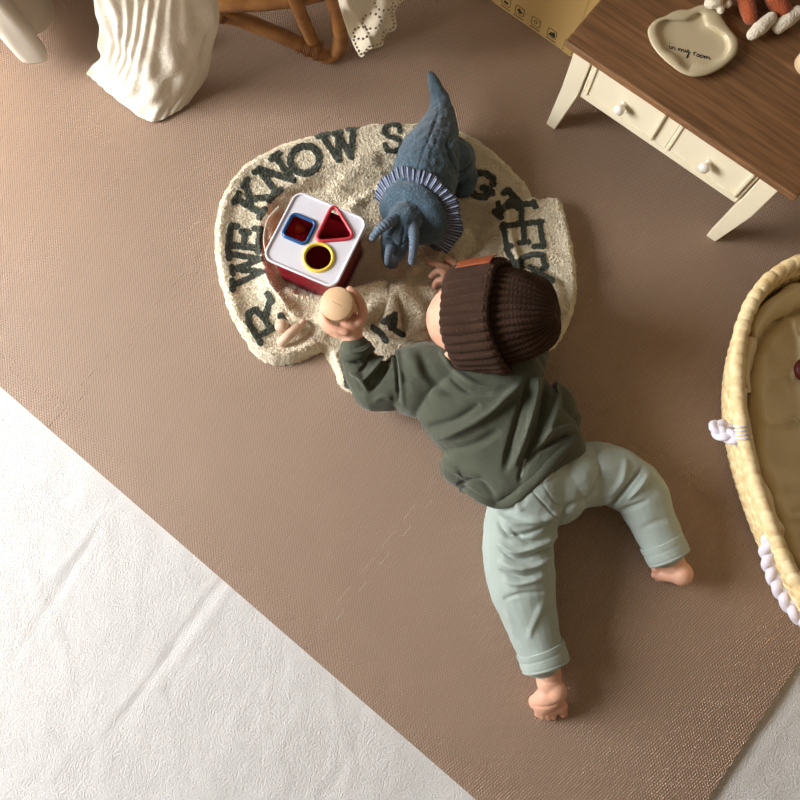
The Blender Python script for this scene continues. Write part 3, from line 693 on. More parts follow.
# inner line as radial function
LI = cr(INL, 10, True)
def radial(L, ang, c):
    A = np.arctan2(L[:, 1]-c[1], L[:, 0]-c[0]); R = np.hypot(L[:, 0]-c[0], L[:, 1]-c[1]); o_ = np.argsort(A); A, R = A[o_], R[o_]
    return np.interp(ang, np.concatenate([A-2*math.pi, A, A+2*math.pi]), np.tile(R, 3))
angs = np.linspace(-math.pi, math.pi, n, endpoint=False); ro_ = radial(cr(OUTL, 10, True), angs, cc); ri_ = radial(LI, angs, cc)
V = []; 
for f_, kind, z in ((.0, 'o', 0.0005), (.93, 'o', .0005), (.985, 'o', .003), (1., 'o', .008), (.985, 'o', .012), (.95, 'o', .0137), (.35, 'm', .0135), (.08, 'm', .0125), (-.02, 'm', .010), (-.08, 'm', .0072), (.85, 'i', .0062), (.5, 'i', .006), (0, 'i', .006)):
    r = ro_*f_ if kind == 'o' else ((ri_+(ro_-ri_)*f_) if kind == 'm' else ri_*f_)
    for k in range(n): V.append(at(640+(cc[0]+r[k]*math.cos(angs[k]))/5, (cc[1]+r[k]*math.sin(angs[k]))/5, tz+z))
root = thing('trinket_tray', 'wavy-edged beige ceramic tray with small black handwriting on the tabletop', 'tray', at(693, 41, TH))
cer = plain('beige_ceramic', (206, 192, 158), .22, .5)
o = mesh('tray_body', V, [f[::-1] for f in gridfaces(13, n, True)][::1], cer, root)
ink_ = plain('black_ink', (22, 22, 34), .6)
scr = [[(146, 228), (150, 242), (156, 244)], [(147, 213), (150, 216)], [(158, 232), (160, 246), (164, 234), (172, 236), (174, 248), (178, 246)],
       [(192, 240), (194, 254), (198, 243), (205, 246), (206, 258), (211, 247), (218, 250), (219, 260), (224, 256)], [(228, 248), (229, 260), (236, 261), (239, 250)], [(240, 248), (243, 264), (240, 286), (233, 288), (238, 274), (250, 262)],
       [(268, 260), (270, 277)], [(269, 266), (277, 261), (280, 264)], [(290, 270), (284, 276), (287, 284), (296, 282), (297, 273), (290, 270)], [(307, 274), (301, 280), (304, 288), (313, 287), (315, 278), (307, 274)],
       [(321, 279), (322, 292), (327, 281), (333, 283), (333, 295), (339, 284), (346, 287), (347, 297), (355, 295)]]
mesh('handwriting', *join([sweep(cr([at(640+x/5, y/5, tz+.0064) for x, y in s], 5), .0007, .0003, 6) for s in scr]), ink_, root)
# ---------------------------------------------------------------- plush on the table
rust = fabric('rust_plush', (158, 78, 44), .95, 260, .8, .003, .15, 50, .3); cream = fabric('cream_plush', (232, 222, 200), .95, 260, .8, .003, .08, 50, .3)
root = thing('stuffed_animal', 'rust-brown stuffed toy with white feet sitting on the table corner', 'stuffed toy', at(760, -30, TH))
q_ = lambda x, y, z: at(640+x/5, y/5, TH+z)
bd = [ell(q_(640, -260, .055), (.042, .042, .05)), ell(q_(650, -420, .13), (.036, .036, .034)), sweep([q_(560, -180, .04), q_(520, -30, .026), (q_(552, 90, .020))], [.017, .0135, .011], None, 16), sweep([q_(640, -170, .04), q_(680, 0, .026), q_(720, 60, .020)], [.019, .016, .013], None, 16),
      sweep([q_(560, -330, .07), q_(450, -180, .05), q_(400, -40, .03)], [.014, .012, .010], None, 14), sweep([q_(740, -300, .07), q_(800, -150, .04)], .012, None, 14), ell(q_(600, -500, .16), (.014, .008, .016)), ell(q_(720, -480, .16), (.014, .008, .016))]
blob_obj('body', bd, rust, root, .003, 4, .5, None, True, (80, .0015))
blob_obj('foot', [sweep([q_(560, 175, .014), q_(600, 140, .018), q_(652, 92, .020)], [.0095, .0125, .0105], [.008, .011, .010], 16)], cream, root, .002, 4, .5, None, True, (120, .001))
blob_obj('foot', [sweep([q_(690, 138, .014), q_(735, 100, .018), q_(785, 62, .020)], [.0105, .0135, .0115], [.009, .011, .010], 16)], cream, root, .002, 4, .5, None, True, (120, .001))
blob_obj('paw', [ell(q_(370, 5, .026), (.014, .014, .010)), ell(q_(405, 45, .022), (.006, .009, .006)), ell(q_(440, 20, .022), (.007, .006, .006)), ell(q_(350, 15, .024), (.010, .008, .008))], cream, root, .002, 4, .5, None, True, (120, .001))
o = mesh('round_beige_box', *lathe(at(808, 66, TH+.001), (0, 0, 1), [(0, 0), (.021, 0), (.023, .002), (.023, .018), (.021, .021), (.012, .0225), (0, .023)], 40), plain('beige_matte', (222, 196, 156), .6))
origin(o, at(808, 66, TH)); tag(o, 'small round beige box at the right edge of the tabletop', 'box')
# ---------------------------------------------------------------- cardboard box behind the table
a0_ = at(470, -13, 0)[:2]; b0_ = at(572.5, 58.5, 0)[:2]; bx = unit(b0_-a0_); by = np.array([-bx[1], bx[0]]); WB = float(np.linalg.norm(b0_-a0_))+.03
off = 0
def bp_(x, y, z): p_ = a0_+bx*x+by*y; return np.array([p_[0], p_[1], z])
BR = np.array([[bx[0], by[0], 0], [bx[1], by[1], 0], [0, 0, 1]])
kraft = fabric('kraft_board', (186, 156, 98), .85, 120, .1, .001, .05, 12)
root = thing('cardboard_box', 'brown cardboard box with a row of small black icons behind the white table', 'box', bp_(WB/2, .12, 0))
o = mesh('carton', *box(bp_(WB/2, .12, .151), (WB, .24, .30), BR), kraft, root, False); bevel(o, .002)
tape = plain('brown_tape', (196, 168, 112), .35)
o = mesh('tape_seam', *box(bp_(WB-.045, -.0006, .15), (.018, .0012, .296), BR), kraft, root, False)
inkb = plain('carton_print', (30, 26, 22), .8)
parts = []
xs_ = [float(np.dot(at(*p_, .03)[:2]-a0_, bx)) for p_ in ((506, 1), (521.5, 8), (538, 19), (553.5, 31), (570, 43))]
for i, x in enumerate(xs_):
    zc = .026
    L = rrect((x, zc), .0102, .0102, .0035, 0); parts.append(sweep([bp_(u_, -.0004, v_) for u_, v_ in L], .0007, .0004, 6, closed=True))
    def dot(pts):
        pts = [(x+(u_-x)*1.25, (zc+(v_-zc)*1.25) if v_ > .014 else v_-.002) for u_, v_ in pts]; parts.append(([bp_(u_, -.0008, v_) for u_, v_ in pts]+[bp_(u_, .0, v_) for u_, v_ in pts], [tuple(range(len(pts))), tuple(range(len(pts), 2*len(pts)))[::-1]]+[(k, (k+1) % len(pts), len(pts)+(k+1) % len(pts), len(pts)+k) for k in range(len(pts))]))
    if i in (1, 4): dot([(x-.005, zc), (x-.001, zc+.005), (x+.002, zc+.001), (x+.006, zc-.001), (x+.001, zc-.005)])
    elif i == 2: parts.append(sweep([bp_(x-.0008+.0034*math.cos(a), -.0004, zc+.0038*math.sin(a)) for a in np.linspace(0, 6.28, 16, endpoint=False)], .0007, .0004, 6, closed=True)); dot([(x+.0045, zc+.004), (x+.0058, zc+.004), (x+.0058, zc+.005), (x+.0045, zc+.005)])
    elif i == 3: dot([(x-.006, zc-.005), (x+.006, zc-.0062), (x+.006, zc+.001), (x+.003, zc+.005), (x+.0005, zc+.002), (x-.003, zc+.001)])
    else: dot([(x-.004, zc-.004), (x+.004, zc-.004), (x+.004, zc), (x-.004, zc)])
    for k in range(8):
        u0_ = x-.009+k*.0024; dot([(u0_, .0105), (u0_+.0018, .0105), (u0_+.0018, .0122), (u0_, .0122)])
mesh('printed_symbols', *join(parts), inkb, root, False)
# ================================================================ MOSES BASKET
ZR = .20
bc = at(896, 470, ZR)[:2]
pa = at(896+.36*100, 470+.93*100, ZR)[:2]-bc; bang = math.atan2(pa[1], pa[0])
SA = float(np.linalg.norm(pa)/100*250); SB = float(np.linalg.norm(at(896+93, 470-36, ZR)[:2]-bc)/100*133)
def sell(s, z, th, k=1.0, pw=2.25):
    """superellipse point, s scales the plan"""
    c_, s_ = math.cos(th), math.sin(th); e_ = 2/pw
    x = (SA*s)*math.copysign(abs(c_)**e_, c_); y = (SB*s if True else 0)*math.copysign(abs(s_)**e_, s_)
    ca, sa = math.cos(bang), math.sin(bang)
    return np.array([bc[0]+x*ca-y*sa, bc[1]+x*sa+y*ca, z])
def arc_thetas(n):
    th = np.linspace(0, 2*math.pi, 4001); P_ = np.array([sell(1, 0, a) for a in th]); s = np.concatenate([[0], np.cumsum(np.linalg.norm(np.diff(P_, axis=0), axis=1))])
    return np.interp(np.linspace(0, s[-1], n, endpoint=False), s, th), s[-1]
root = thing('moses_basket', 'woven palm-leaf baby basket with padded cream lining and white braided handles', 'basket', (bc[0], bc[1], 0))
straw = NT('palm_straw'); b = straw.b; b.inputs['Roughness'].default_value = .65
nz = straw.new('ShaderNodeTexNoise', Scale=60.0, Detail=4.0, Distortion=.4); straw.link(straw.tc.outputs['Object'], nz.inputs['Vector'])
rp = straw.new('ShaderNodeValToRGB'); rp.color_ramp.elements[0].position = .3; rp.color_ramp.elements[1].position = .7; rp.color_ramp.elements[0].color = lin((214, 184, 128)); rp.color_ramp.elements[1].color = lin((248, 228, 182))
straw.link(nz.outputs['Fac'], rp.inputs['Fac']); straw.link(rp.outputs[0], b.inputs['Base Color'])
bp = straw.new('ShaderNodeBump', Strength=.4, Distance=.001); straw.link(nz.outputs['Fac'], bp.inputs['Height']); straw.link(bp.outputs[0], b.inputs['Normal'])
NT_ = 1100; TH_, PER = arc_thetas(NT_)
PN_ = np.array([sell(1.0, 0, a)[:2] for a in TH_]); TN_ = np.roll(PN_, -1, 0)-np.roll(PN_, 1, 0); TN_ /= np.linalg.norm(TN_, axis=1)[:, None]; NN_ = np.stack([TN_[:, 1], -TN_[:, 0]], -1)
if np.dot(NN_[0], PN_[0]-bc) < 0: NN_ = -NN_
def nrm2(k): return NN_[k]
# wall: plaited coils stacked, braid relief along each coil
rows = 12; sub = 8; V = []; tot = rows*sub
for i in range(tot+1):
    zf = i/tot; z = .004+(ZR-.012)*zf; ins_ = .062*(1-zf)**1.3
    ph = (i % sub)/sub; row = i//sub
    for k in range(NT_):
        ss = k/NT_*PER
        prof_ = abs(math.sin(math.pi*ph))**.6
        br = .5+.5*math.sin(2*math.pi*(ss/.020+(.5 if row % 2 else 0)+(ph-.5)*(.9 if row % 2 else -.9)))
        off_ = -.0045+prof_*(.0040+.0040*br**.7)
        P_ = sell(1, z, TH_[k]); d_ = nrm2(k); off_ -= ins_; V.append(np.array([P_[0]+d_[0]*off_, P_[1]+d_[1]*off_, z]))
F = gridfaces(tot+1, NT_, True)
o = mesh('woven_wall', V, F, straw, root); solid(o, .010, -1)
V, F = [], []
V = [np.array([*(PN_[k]-NN_[k]*.066), z_]) for z_ in (.004, .012) for k in range(0, NT_, 10)]; n_ = len(V)//2
mesh('base', V, [tuple(range(n_))[::-1], tuple(range(n_, 2*n_))]+[(k, (k+1) % n_, n_+(k+1) % n_, n_+k) for k in range(n_)], straw, root, False)
# rim: fat coil bound with flat strips
V = []; sg = 20; P_ = np.array([sell(1.0, ZR, a) for a in TH_]); T_ = np.roll(P_, -1, 0)-np.roll(P_, 1, 0); T_ /= np.linalg.norm(T_, axis=1)[:, None]
for k in range(NT_):
    N_ = np.array([0, 0, 1.]); B_2 = np.cross(T_[k], N_); ss = k/NT_*PER
    for j in range(sg):
        a = 2*math.pi*j/sg; f_ = (ss/.0185+.22*math.sin(a+.6)) % 1; g_ = min(f_, 1-f_); r = .0100*(1-.09*math.exp(-(g_/.035)**2))+.0012*math.sin(f_*math.pi)+.0005*math.sin(int(ss/.0185)*2.4)+.0007*math.sin(ss*13)
        V.append(P_[k]+B_2*math.cos(a)*r+N_*math.sin(a)*r*.95)
mesh('rim', V, [f[::-1] for f in gridfaces(NT_, sg, True, True)], straw, root)
# lining
lin_ = fabric('cream_cotton', (238, 222, 184), .9, 500, .15, .001, .03, 8)
V = []; nl = 600; TL_ = TH_[::1]; tl = np.interp(np.linspace(0, NT_, nl, endpoint=False), np.arange(NT_), TH_)
pr = [(.92, ZR-.050), (.93, ZR-.036), (.92, ZR-.026), (.895, ZR-.028), (.86, ZR-.048), (.81, ZR-.082), (.77, .150), (.70, .146), (.6, .145), (.45, .145), (.3, .145), (.15, .145), (.01, .145)]
pr_ = cr(np.array(pr), 5)
for s, z in pr_:
    for k in range(nl):
        p_ = sell(s, z, tl[k])
        w_ = mnoise.noise(Vector((p_[0]*16, p_[1]*16, z*14)))*.009+mnoise.noise(Vector((p_[0]*40, p_[1]*40, z*30)))*.0022+.010*math.exp(-(mnoise.noise(Vector((p_[0]*9, p_[1]*9, z*8+4)))/.05)**2)
        if z < .152 and s > .5: w_ += .005*math.sin(k*.21+3*math.sin(k*.055))*sst(s, .5, .8)
        if s > .84: d_ = unit(p_[:2]-bc); p_ = p_-np.array([d_[0], d_[1], 0])*abs(w_)*1.2; p_[2] += -.9*abs(w_)
        else: p_[2] += w_
        V.append(p_)
o = mesh('padded_lining', V, [f for f in gridfaces(len(pr_), nl, True)], lin_, root); solid(o, .003, 0)
LI_ = o; fold(o.data, [([(780, 330), (790, 400), (778, 440)], 5, .006), ([(765, 320), (775, 360), (770, 400)], 6, -.006), ([(800, 440), (785, 455), (775, 490)], 5, .007), ([(790, 430), (770, 450)], 3, -.004), ([(775, 460), (800, 500)], 5, .004)], False)
# braided handles
wc = fabric('white_cotton_braid', (232, 228, 242), .85, 300, .3, .001, .03, 20)
def braid(path, R=.010, r=.0062, pitch=.05, name='handle'):
    P_ = cr(path, 12); s = np.concatenate([[0], np.cumsum(np.linalg.norm(np.diff(P_, axis=0), axis=1))]); u = np.arange(0, s[-1], .0025); Q_ = np.stack([np.interp(u, s, P_[:, k]) for k in range(3)], -1)
    T_ = np.gradient(Q_, axis=0); T_ /= np.linalg.norm(T_, axis=1)[:, None]; up = np.array([0, 0, 1.]); B_2 = np.cross(T_, up); B_2 /= np.linalg.norm(B_2, axis=1)[:, None]+1e-9; N_ = np.cross(B_2, T_)
    pt = []
    for j in range(3):
        a = 2*math.pi*(u/pitch+j/3); pt.append(sweep(Q_+B_2*(np.sin(a)*R*.85)[:, None]+N_*(np.sin(2*a)*R*.42)[:, None], r, r*.85, 10))
    return mesh(name, *join(pt), wc, root)
braid([at(744, 440, .190), at(736, 438, .190), at(728, 436, .188), at(720, 433, .184), at(715.5, 428, .180), at(720, 426, .176), at(729, 430, .172), at(738, 436, .172)], .007, .0062, .045)
o = mesh('handle_tie', *join([sweep([at(734+dx, 430+dy, ZR-.012), at(737+dx, 431+dy, ZR+.008), at(742+dx, 431+dy, ZR+.0125), at(747+dx, 430+dy, ZR+.008), at(750+dx, 429+dy, ZR-.006)], .0016, None, 8) for dx, dy in ((0, 0), (1, 4), (2, 8), (0, -4))]), wc, root)
braid([at(771, 540, .165), at(769, 552, .150), at(773, 570, .135), at(782, 590, .125), at(795, 610, .12), at(818, 632, .12), at(846, 652, .14), at(870, 660, .17)], .0075, .0090, .07)
# dark red thing lying in the basket
o = mesh('dark_red_teether', *sweep(cr([at(801, 364, .160), at(799, 369, .162), at(802, 376, .160), at(812, 380, .158), at(824, 374, .158), at(826, 362, .158), at(814, 356, .158)], 8)[:-1], .0075, None, 14, closed=True), plain('dark_red', (96, 26, 22), .5))
origin(o, at(812, 368, .10)); tag(o, 'dark red ring-shaped toy just showing inside the cream basket lining', 'toy')
# ================================================================ RATTAN CHAIR
rat = wood('rattan_cane', (150, 92, 44), (186, 122, 62), 14, 0, .35, 1.5); rat.ramp.color_ramp.elements[0].color = lin((132, 88, 46)); rat.ramp.color_ramp.elements[1].color = lin((178, 126, 72))
bind = fabric('rattan_binding', (132, 86, 48), .5, 300, .4)
fl_ = at(332, 56, .012)
root = thing('rattan_chair', 'honey-brown rattan chair with bound bent cane legs at the top of the view', 'chair', at(300, -60, 0))
SZ = .40
def cane(pts, r, name, n=8, lab=None):
    P_ = cr(pts, n); return mesh(name, *sweep(P_, r*(1+.03*np.sin(np.arange(len(P_))*.9)), None, 18), rat, root)
# hairpin: floor runner bending up into the leg (right side of the frame)
cane([at(222, 14, .085), at(250, 23, .07), at(285, 37, .045), at(308, 48, .027), at(323, 55, .0175), at(334, 54, .0185), at(340, 44, .040), at(340, 30, .075), at(337, 12, .13), at(332, -6, .19), at(318, -60, .36), at(314, -75, .395)], .0145, 'leg')
cane([at(312, 40, .055), at(304, 22, .10), at(297, 4, .15), at(288, -20, .21), at(275, -60, .33), at(268, -80, .39)], .0125, 'brace')
cane([at(196, 6, .135), at(230, 5.5, .135), at(265, 4, .138), at(298, 0, .145), at(330, -8, .155)], .0115, 'stretcher')
def lashing(a, b_, r, turns, name='cane_binding', w=.0016):
    a = np.array(a); b_ = np.array(b_); ax_ = unit(b_-a); u_ = unit(np.cross(ax_, [0, 0, 1.])); v_ = np.cross(ax_, u_); P_ = []
    L_ = np.linalg.norm(b_-a); m = turns*14
    for k in range(m+1):
        t_ = k/m; an = 2*math.pi*turns*t_; rr_ = r*(1+.12*math.sin(t_*17)); P_.append(a+ax_*L_*t_+u_*rr_*math.cos(an)+v_*rr_*math.sin(an)*.85)
    return mesh(name, *sweep(P_, w, w*.7, 6, up=(.1, .2, 1)), bind, root)
lashing(at(299, 42, .044), at(321, 52, .032), .0180, 12)
lashing(at(219, 9, .11), at(226, 11, .11), .022, 4)
# the mirrored left leg, the rear legs and the seat beyond the frame
def mirx(P_, cx): return np.array([2*cx-P_[0], P_[1], P_[2]])
cx = -.33
cane([mirx(at(285, 37, .045), cx), mirx(at(323, 55, .0175), cx), mirx(at(334, 54, .0185), cx), mirx(at(340, 30, .075), cx)+np.array([0, .05, 0]), mirx(at(332, -6, .19), cx)+np.array([0, .12, 0]), mirx(at(314, -75, .395), cx)+np.array([0, .12, 0])], .0145, 'leg')
for xx in (-.60, -.10): cane([(xx, 1.40, .015), (xx, 1.39, .2), (xx, 1.37, .395), (xx, 1.42, .62), (xx*.8-.05, 1.46, .80)], .0145, 'leg')
# seat ring + woven seat + back hoop
sc0 = np.array([-.34, 1.12, .405]); ringp = [sc0+np.array([.30*math.copysign(abs(math.cos(a))**.75, math.cos(a)), .29*math.copysign(abs(math.sin(a))**.75, math.sin(a)), 0]) for a in np.linspace(0, 2*math.pi, 60, endpoint=False)]
mesh('seat_frame', *sweep(ringp, .015, None, 14, closed=True), rat, root)
V = [];
for s, z in ((0, .0), (.5, .0), (.95, .004), (.97, -.008), (.5, -.012), (0, -.012)): V += [sc0+(np.array(p_)-sc0)*s*np.array([1, 1, 0])+np.array([0, 0, z]) for p_ in ringp]
mesh('seat', V, gridfaces(6, 60, True), fabric('woven_cane_seat', (190, 140, 84), .6, 150, .6), root)
cane([(-.60, 1.37, .41), (-.62, 1.44, .62), (-.50, 1.48, .82), (-.34, 1.49, .87), (-.18, 1.48, .82), (-.06, 1.44, .62), (-.10, 1.37, .41)], .014, 'backrest_hoop')
for xx in (-.48, -.34, -.20): cane([(xx, 1.38, .41), (xx, 1.45, .62), (xx, 1.485, .85)], .009, 'backrest_spindle')
# ================================================================ GAUZE CLOTH
gz = fabric('white_gauze', (226, 220, 204), .9, 900, .25, .001, .03, 10)
cb_ = gz.new('ShaderNodeTexNoise', Scale=70.0, Detail=5.0, Distortion=1.0); gz.link(gz.tc.outputs['Object'], cb_.inputs['Vector']); b2 = gz.new('ShaderNodeBump', Strength=.6, Distance=.005); gz.link(cb_.outputs['Fac'], b2.inputs['Height']); gz.link(b2.outputs[0], gz.bump.inputs['Normal'])
gz.b.inputs['Subsurface Weight'].default_value = .0
rows = [[at(70, -70, .425), at(110, -64, .425), at(150, -62, .425), at(190, -62, .425), at(225, -66, .425)],
        [at(78, -30, .36), at(115, -22, .375), at(150, -20, .38), at(185, -22, .375), at(222, -28, .36)],
        [at(93, 0, .26), at(120, 4, .29), at(152, 6, .30), at(188, 4, .29), at(219, 0, .26)],
        [at(99, 32, .15), at(123, 34, .185), at(154, 38, .20), at(190, 36, .185), at(217, 30, .155)],
        [at(101, 56, .06), at(120, 66, .09), at(152, 74, .10), at(186, 68, .09), at(212, 62, .065)],
        [at(92, 66, .018), at(116, 84, .032), at(152, 100, .04), at(184, 88, .035), at(205, 80, .022)],
        [at(87, 74, .006), at(114, 97, .006), at(149, 121, .006), at(176, 112, .006), at(192, 99, .006)]]
G = gridsheet(rows, 190, 190); N_ = gnormals(G)
nr_, nc_ = G.shape[:2]; u = np.linspace(0, 1, nc_)[None, :]; v = np.linspace(0, 1, nr_)[:, None]
ph = u*22+3.4*np.sin(u*5+v*3.4)+2.2*np.sin(v*6+u*3); amp = .0021*(1-.35*v)*(1-np.exp(-((1-v)/.03)))
D_ = amp*np.sin(ph)+.0022*np.sin(u*61+4*np.sin(v*6+u*8))*(1-v*.4)
nn = np.array([[mnoise.noise(Vector((G[i, j, 0]*24, G[i, j, 1]*24, G[i, j, 2]*13))) for j in range(nc_)] for i in range(nr_)]); nn2 = np.array([[mnoise.noise(Vector((G[i, j, 0]*15+3*G[i, j, 1], G[i, j, 1]*9, G[i, j, 2]*9+7))) for j in range(nc_)] for i in range(nr_)]); D_ = D_+nn2*.010*np.minimum(1, (1-v)/.1)+nn*.007*np.minimum(1, (1-v)/.15+.12)
hem = np.exp(-((v-.955)/.004)**2)*-.0012
if N_[nr_//2, nc_//2][2] < 0: N_ = -N_
G = G+N_*(D_+hem)[..., None]; G[..., 2] = np.maximum(G[..., 2], .0035)
o = mesh('gauze_blanket', G.reshape(-1, 3), gridfaces(nr_, nc_), gz); solid(o, .0015, 0); origin(o, at(150, 110, 0)); tag(o, 'white gauze swaddle cloth hanging off the rattan chair with its corner on the mat', 'blanket')
# ================================================================ EYELET LACE CLOTH
lc = fabric('eyelet_cotton', (226, 216, 194), .9, 700, .2, .001, .03, 10)
outl = [(326, -76), (333, -30), (338, 0), (344, 20), (351, 40), (361, 57.5), (369, 50), (377, 48), (383, 45), (384, 39), (387, 33), (394, 31), (397, 26), (396, 19), (395, 12), (399, 4), (406, -4), (414, -30), (412, -76)]
hz = lambda x, y: .10+(57-y)*.00228
st_ = .0009; p0 = at(335, 58, .10); p1 = at(420, -30, .28)
gx_ = np.arange(320, 422, .55); gy_ = np.arange(-77, 59, .55); X, Y = np.meshgrid(gx_, gy_); Q_ = np.stack([X.ravel(), Y.ravel()], -1)
OL = cr(outl, 4, True); s_ = sdf(Q_, OL)
def pleat(x, y): return .012*np.sin((x-335)*.16+(y*.05))+.006*np.sin((x+y)*.11)
P_ = np.array([at(a, b_, hz(a, b_)+pleat(a, b_)+.010*math.exp(-(((a-352)-(b_-10)*.55)/4)**2)) for a, b_ in Q_])
ink2 = s_ > -.1
holes = []
for cx_, cy_, n_, R_ in ((372, 21, 11, 9.5), (361, 33, 10, 7.5), (384, 3, 12, 9)):
    for k in range(n_): a = 2*math.pi*k/n_; holes.append((cx_+R_*math.cos(a), cy_+R_*.8*math.sin(a), .95))
EDG = cr(outl[4:17], 5)
sl = np.concatenate([[0], np.cumsum(np.linalg.norm(np.diff(EDG, axis=0), axis=1))])
cen = np.array([372, 15.])
for d_ in np.arange(3, sl[-1], 4.2):
    p_ = np.array([np.interp(d_, sl, EDG[:, 0]), np.interp(d_, sl, EDG[:, 1])]); p_ = p_+unit(cen-p_)*3.2; holes.append((p_[0], p_[1], .95))
for hx, hy, hr in holes: ink2 &= ((Q_[:, 0]-hx)**2+(Q_[:, 1]-hy)**2) > hr*hr
ny_, nx_ = X.shape; K_ = ink2.reshape(ny_, nx_); ii, jj = np.where(K_[:-1, :-1] & K_[1:, :-1] & K_[:-1, 1:] & K_[1:, 1:]); qd = np.stack([ii*nx_+jj, ii*nx_+jj+1, (ii+1)*nx_+jj+1, (ii+1)*nx_+jj], -1); us = np.unique(qd); im = -np.ones(ny_*nx_, int); im[us] = np.arange(len(us))
o = mesh('eyelet_lace_cloth', P_[us], im[qd], lc); solid(o, .0012, 0); origin(o, at(365, 40, .13)); tag(o, 'cream eyelet lace cloth with scalloped edge hanging beside the rattan leg', 'cloth')
# ================================================================ CURTAIN
cu_ = fabric('sheer_linen', (224, 219, 206), .9, 900, .2, .001, .03, 10)
wv = cu_.new('ShaderNodeTexWave', Scale=90.0, Distortion=1.5); wv.bands_direction = 'X'; cu_.link(cu_.tc.outputs['Object'], wv.inputs['Vector']); b2 = cu_.new('ShaderNodeBump', Strength=.25, Distance=.001); cu_.link(wv.outputs['Fac'], b2.inputs['Height']); cu_.link(b2.outputs[0], cu_.bump.inputs['Normal'])
tl_ = cu_.new('ShaderNodeBsdfTranslucent', Color=(.9, .88, .82, 1)); ms_ = cu_.new('ShaderNodeMixShader'); ms_.inputs[0].default_value = .2; cu_.link(cu_.b.outputs[0], ms_.inputs[1]); cu_.link(tl_.outputs[0], ms_.inputs[2]); cu_.link(ms_.outputs[0], cu_.n['Material Output'].inputs[0])
hp = [(-420, -60), (-380, -20), (-340, -60), (-300, -10), (-260, -50), (-220, 0), (-180, -40), (-140, 10), (-100, -30), (-60, -10), (-40, 12), (-20, 10), (-6, 26), (8, 44), (22, 60), (36, 62), (47, 60), (47, 52), (43, 43), (36, 34), (44, 30), (51, 22), (54, 12), (51, -2), (44, -16), (30, -30), (40, -50), (60, -60)]  # unseen folds left of the frame are added to shade the upper left
H_ = cr([at(x, y, .05) for x, y in hp], 8)
V = []; nz_ = 50
for i in range(nz_):
    z = .05+(i/(nz_-1))**1.5*1.1; k_ = 1-.35*(i/(nz_-1)); m_ = H_.mean(axis=0)
    for p_ in H_: V.append(np.array([p_[0]-.10*(z-.05), p_[1]+.05*(z-.05)+.003*math.sin(z*30+p_[0]*40), z]))
o = mesh('curtain', V, gridfaces(nz_, len(H_)), cu_); solid(o, .0014, 0); origin(o, at(20, 30, .05)); tag(o, 'white sheer linen curtain hem hanging in folds at the top left corner', 'curtain')
# ================================================================ THE BABY
root = thing('person', 'baby in brown beanie, dark green sweatshirt and pale trousers lying tummy-down holding a wooden toy', 'person', at(500, 450, 0))
skin = NT('skin'); b = skin.b; b.inputs['Base Color'].default_value = lin((226, 172, 142)); b.inputs['Roughness'].default_value = .5; b.inputs['Subsurface Weight'].default_value = .25; b.inputs['Subsurface Radius'].default_value = (.012, .005, .003); b.inputs['Subsurface Scale'].default_value = .6
nz = skin.new('ShaderNodeTexNoise', Scale=22.0, Detail=3.0); skin.link(skin.tc.outputs['Object'], nz.inputs['Vector']); mx = skin.new('ShaderNodeMix', data_type='RGBA'); mx.inputs[6].default_value = lin((224, 180, 152)); mx.inputs[7].default_value = lin((216, 160, 136)); skin.link(nz.outputs['Fac'], mx.inputs[0]); skin.link(mx.outputs[2], b.inputs['Base Color'])
O = at(459, 322, .107)
c = unit(np.array([.88, -.03, .45])); lf = np.array([-.28, -.85, .42]); lf = unit(lf-c*np.dot(lf, c)); f = unit(np.cross(lf, c)); f = -f if f[2] > 0 else f
HF = np.array([f, lf, c]).T
def hp_(a, b_, g): return O+f*a+lf*b_+c*g
def tube(pts, rs, rv=None, seg=16, n=5):
    A = np.array([list(p)+[r] for p, r in zip(pts, rs)]); A = cr(A, n); return sweep(A[:, :3], A[:, 3], A[:, 3] if rv is None else A[:, 3]*rv, seg)
parts = [ell(hp_(-.004, 0, .026), (.068, .066, .080), HF), ell(hp_(.010, 0, -.006), (.046, .048, .042), HF), ell(hp_(.024, .022, -.004), (.029, .028, .027), HF), ell(hp_(.024, -.022, -.004), (.029, .028, .027), HF),
         ell(hp_(.044, 0, -.034), (.018, .020, .014), HF), ell(hp_(.068, 0, -.006), (.012, .009, .011), HF), ell(hp_(.058, 0, -.030), (.012, .016, .006), HF), ell(at(451, 356.5, .122), (.011, .008, .014), HF), ell(hp_(-.02, -.062, -.010), (.011, .006, .016), HF)]
# neck, trunk, arms, legs
parts += [tube([hp_(-.015, 0, .01), at(458, 352, .085), at(468, 385, .08)], (.034, .034, .045)), tube([at(465, 382, .075), at(495, 420, .07), at(528, 462, .068), at(545, 482, .07)], (.058, .060, .052, .050), .72, 20),
          tube([at(450, 372, .07), at(405, 374, .06), at(376, 392, .048)], (.040, .032, .027)), tube([at(376, 392, .048), at(362, 370, .062), at(355, 347, .085), at(351, 334, .092)], (.027, .024, .0185, .019)),
          tube([at(495, 365, .06), at(516, 335, .04), at(508, 300, .032)], (.030, .026, .022)), tube([at(508, 300, .032), at(485, 282, .030), at(462, 277, .031)], (.024, .020, .016))]
parts += [tube([at(530, 494, .060), at(520, 540, .05), at(522, 590, .044)], (.042, .040, .036)), tube([at(522, 590, .044), at(536, 630, .040), at(547, 666, .034), at(549, 682, .033)], (.036, .034, .0225, .0205)),
          tube([at(572, 482, .060), at(612, 470, .05), at(642, 492, .046)], (.040, .038, .034)), tube([at(642, 492, .046), at(656, 525, .042), at(668, 552, .036), at(673, 564, .034)], (.036, .032, .0225, .021))]
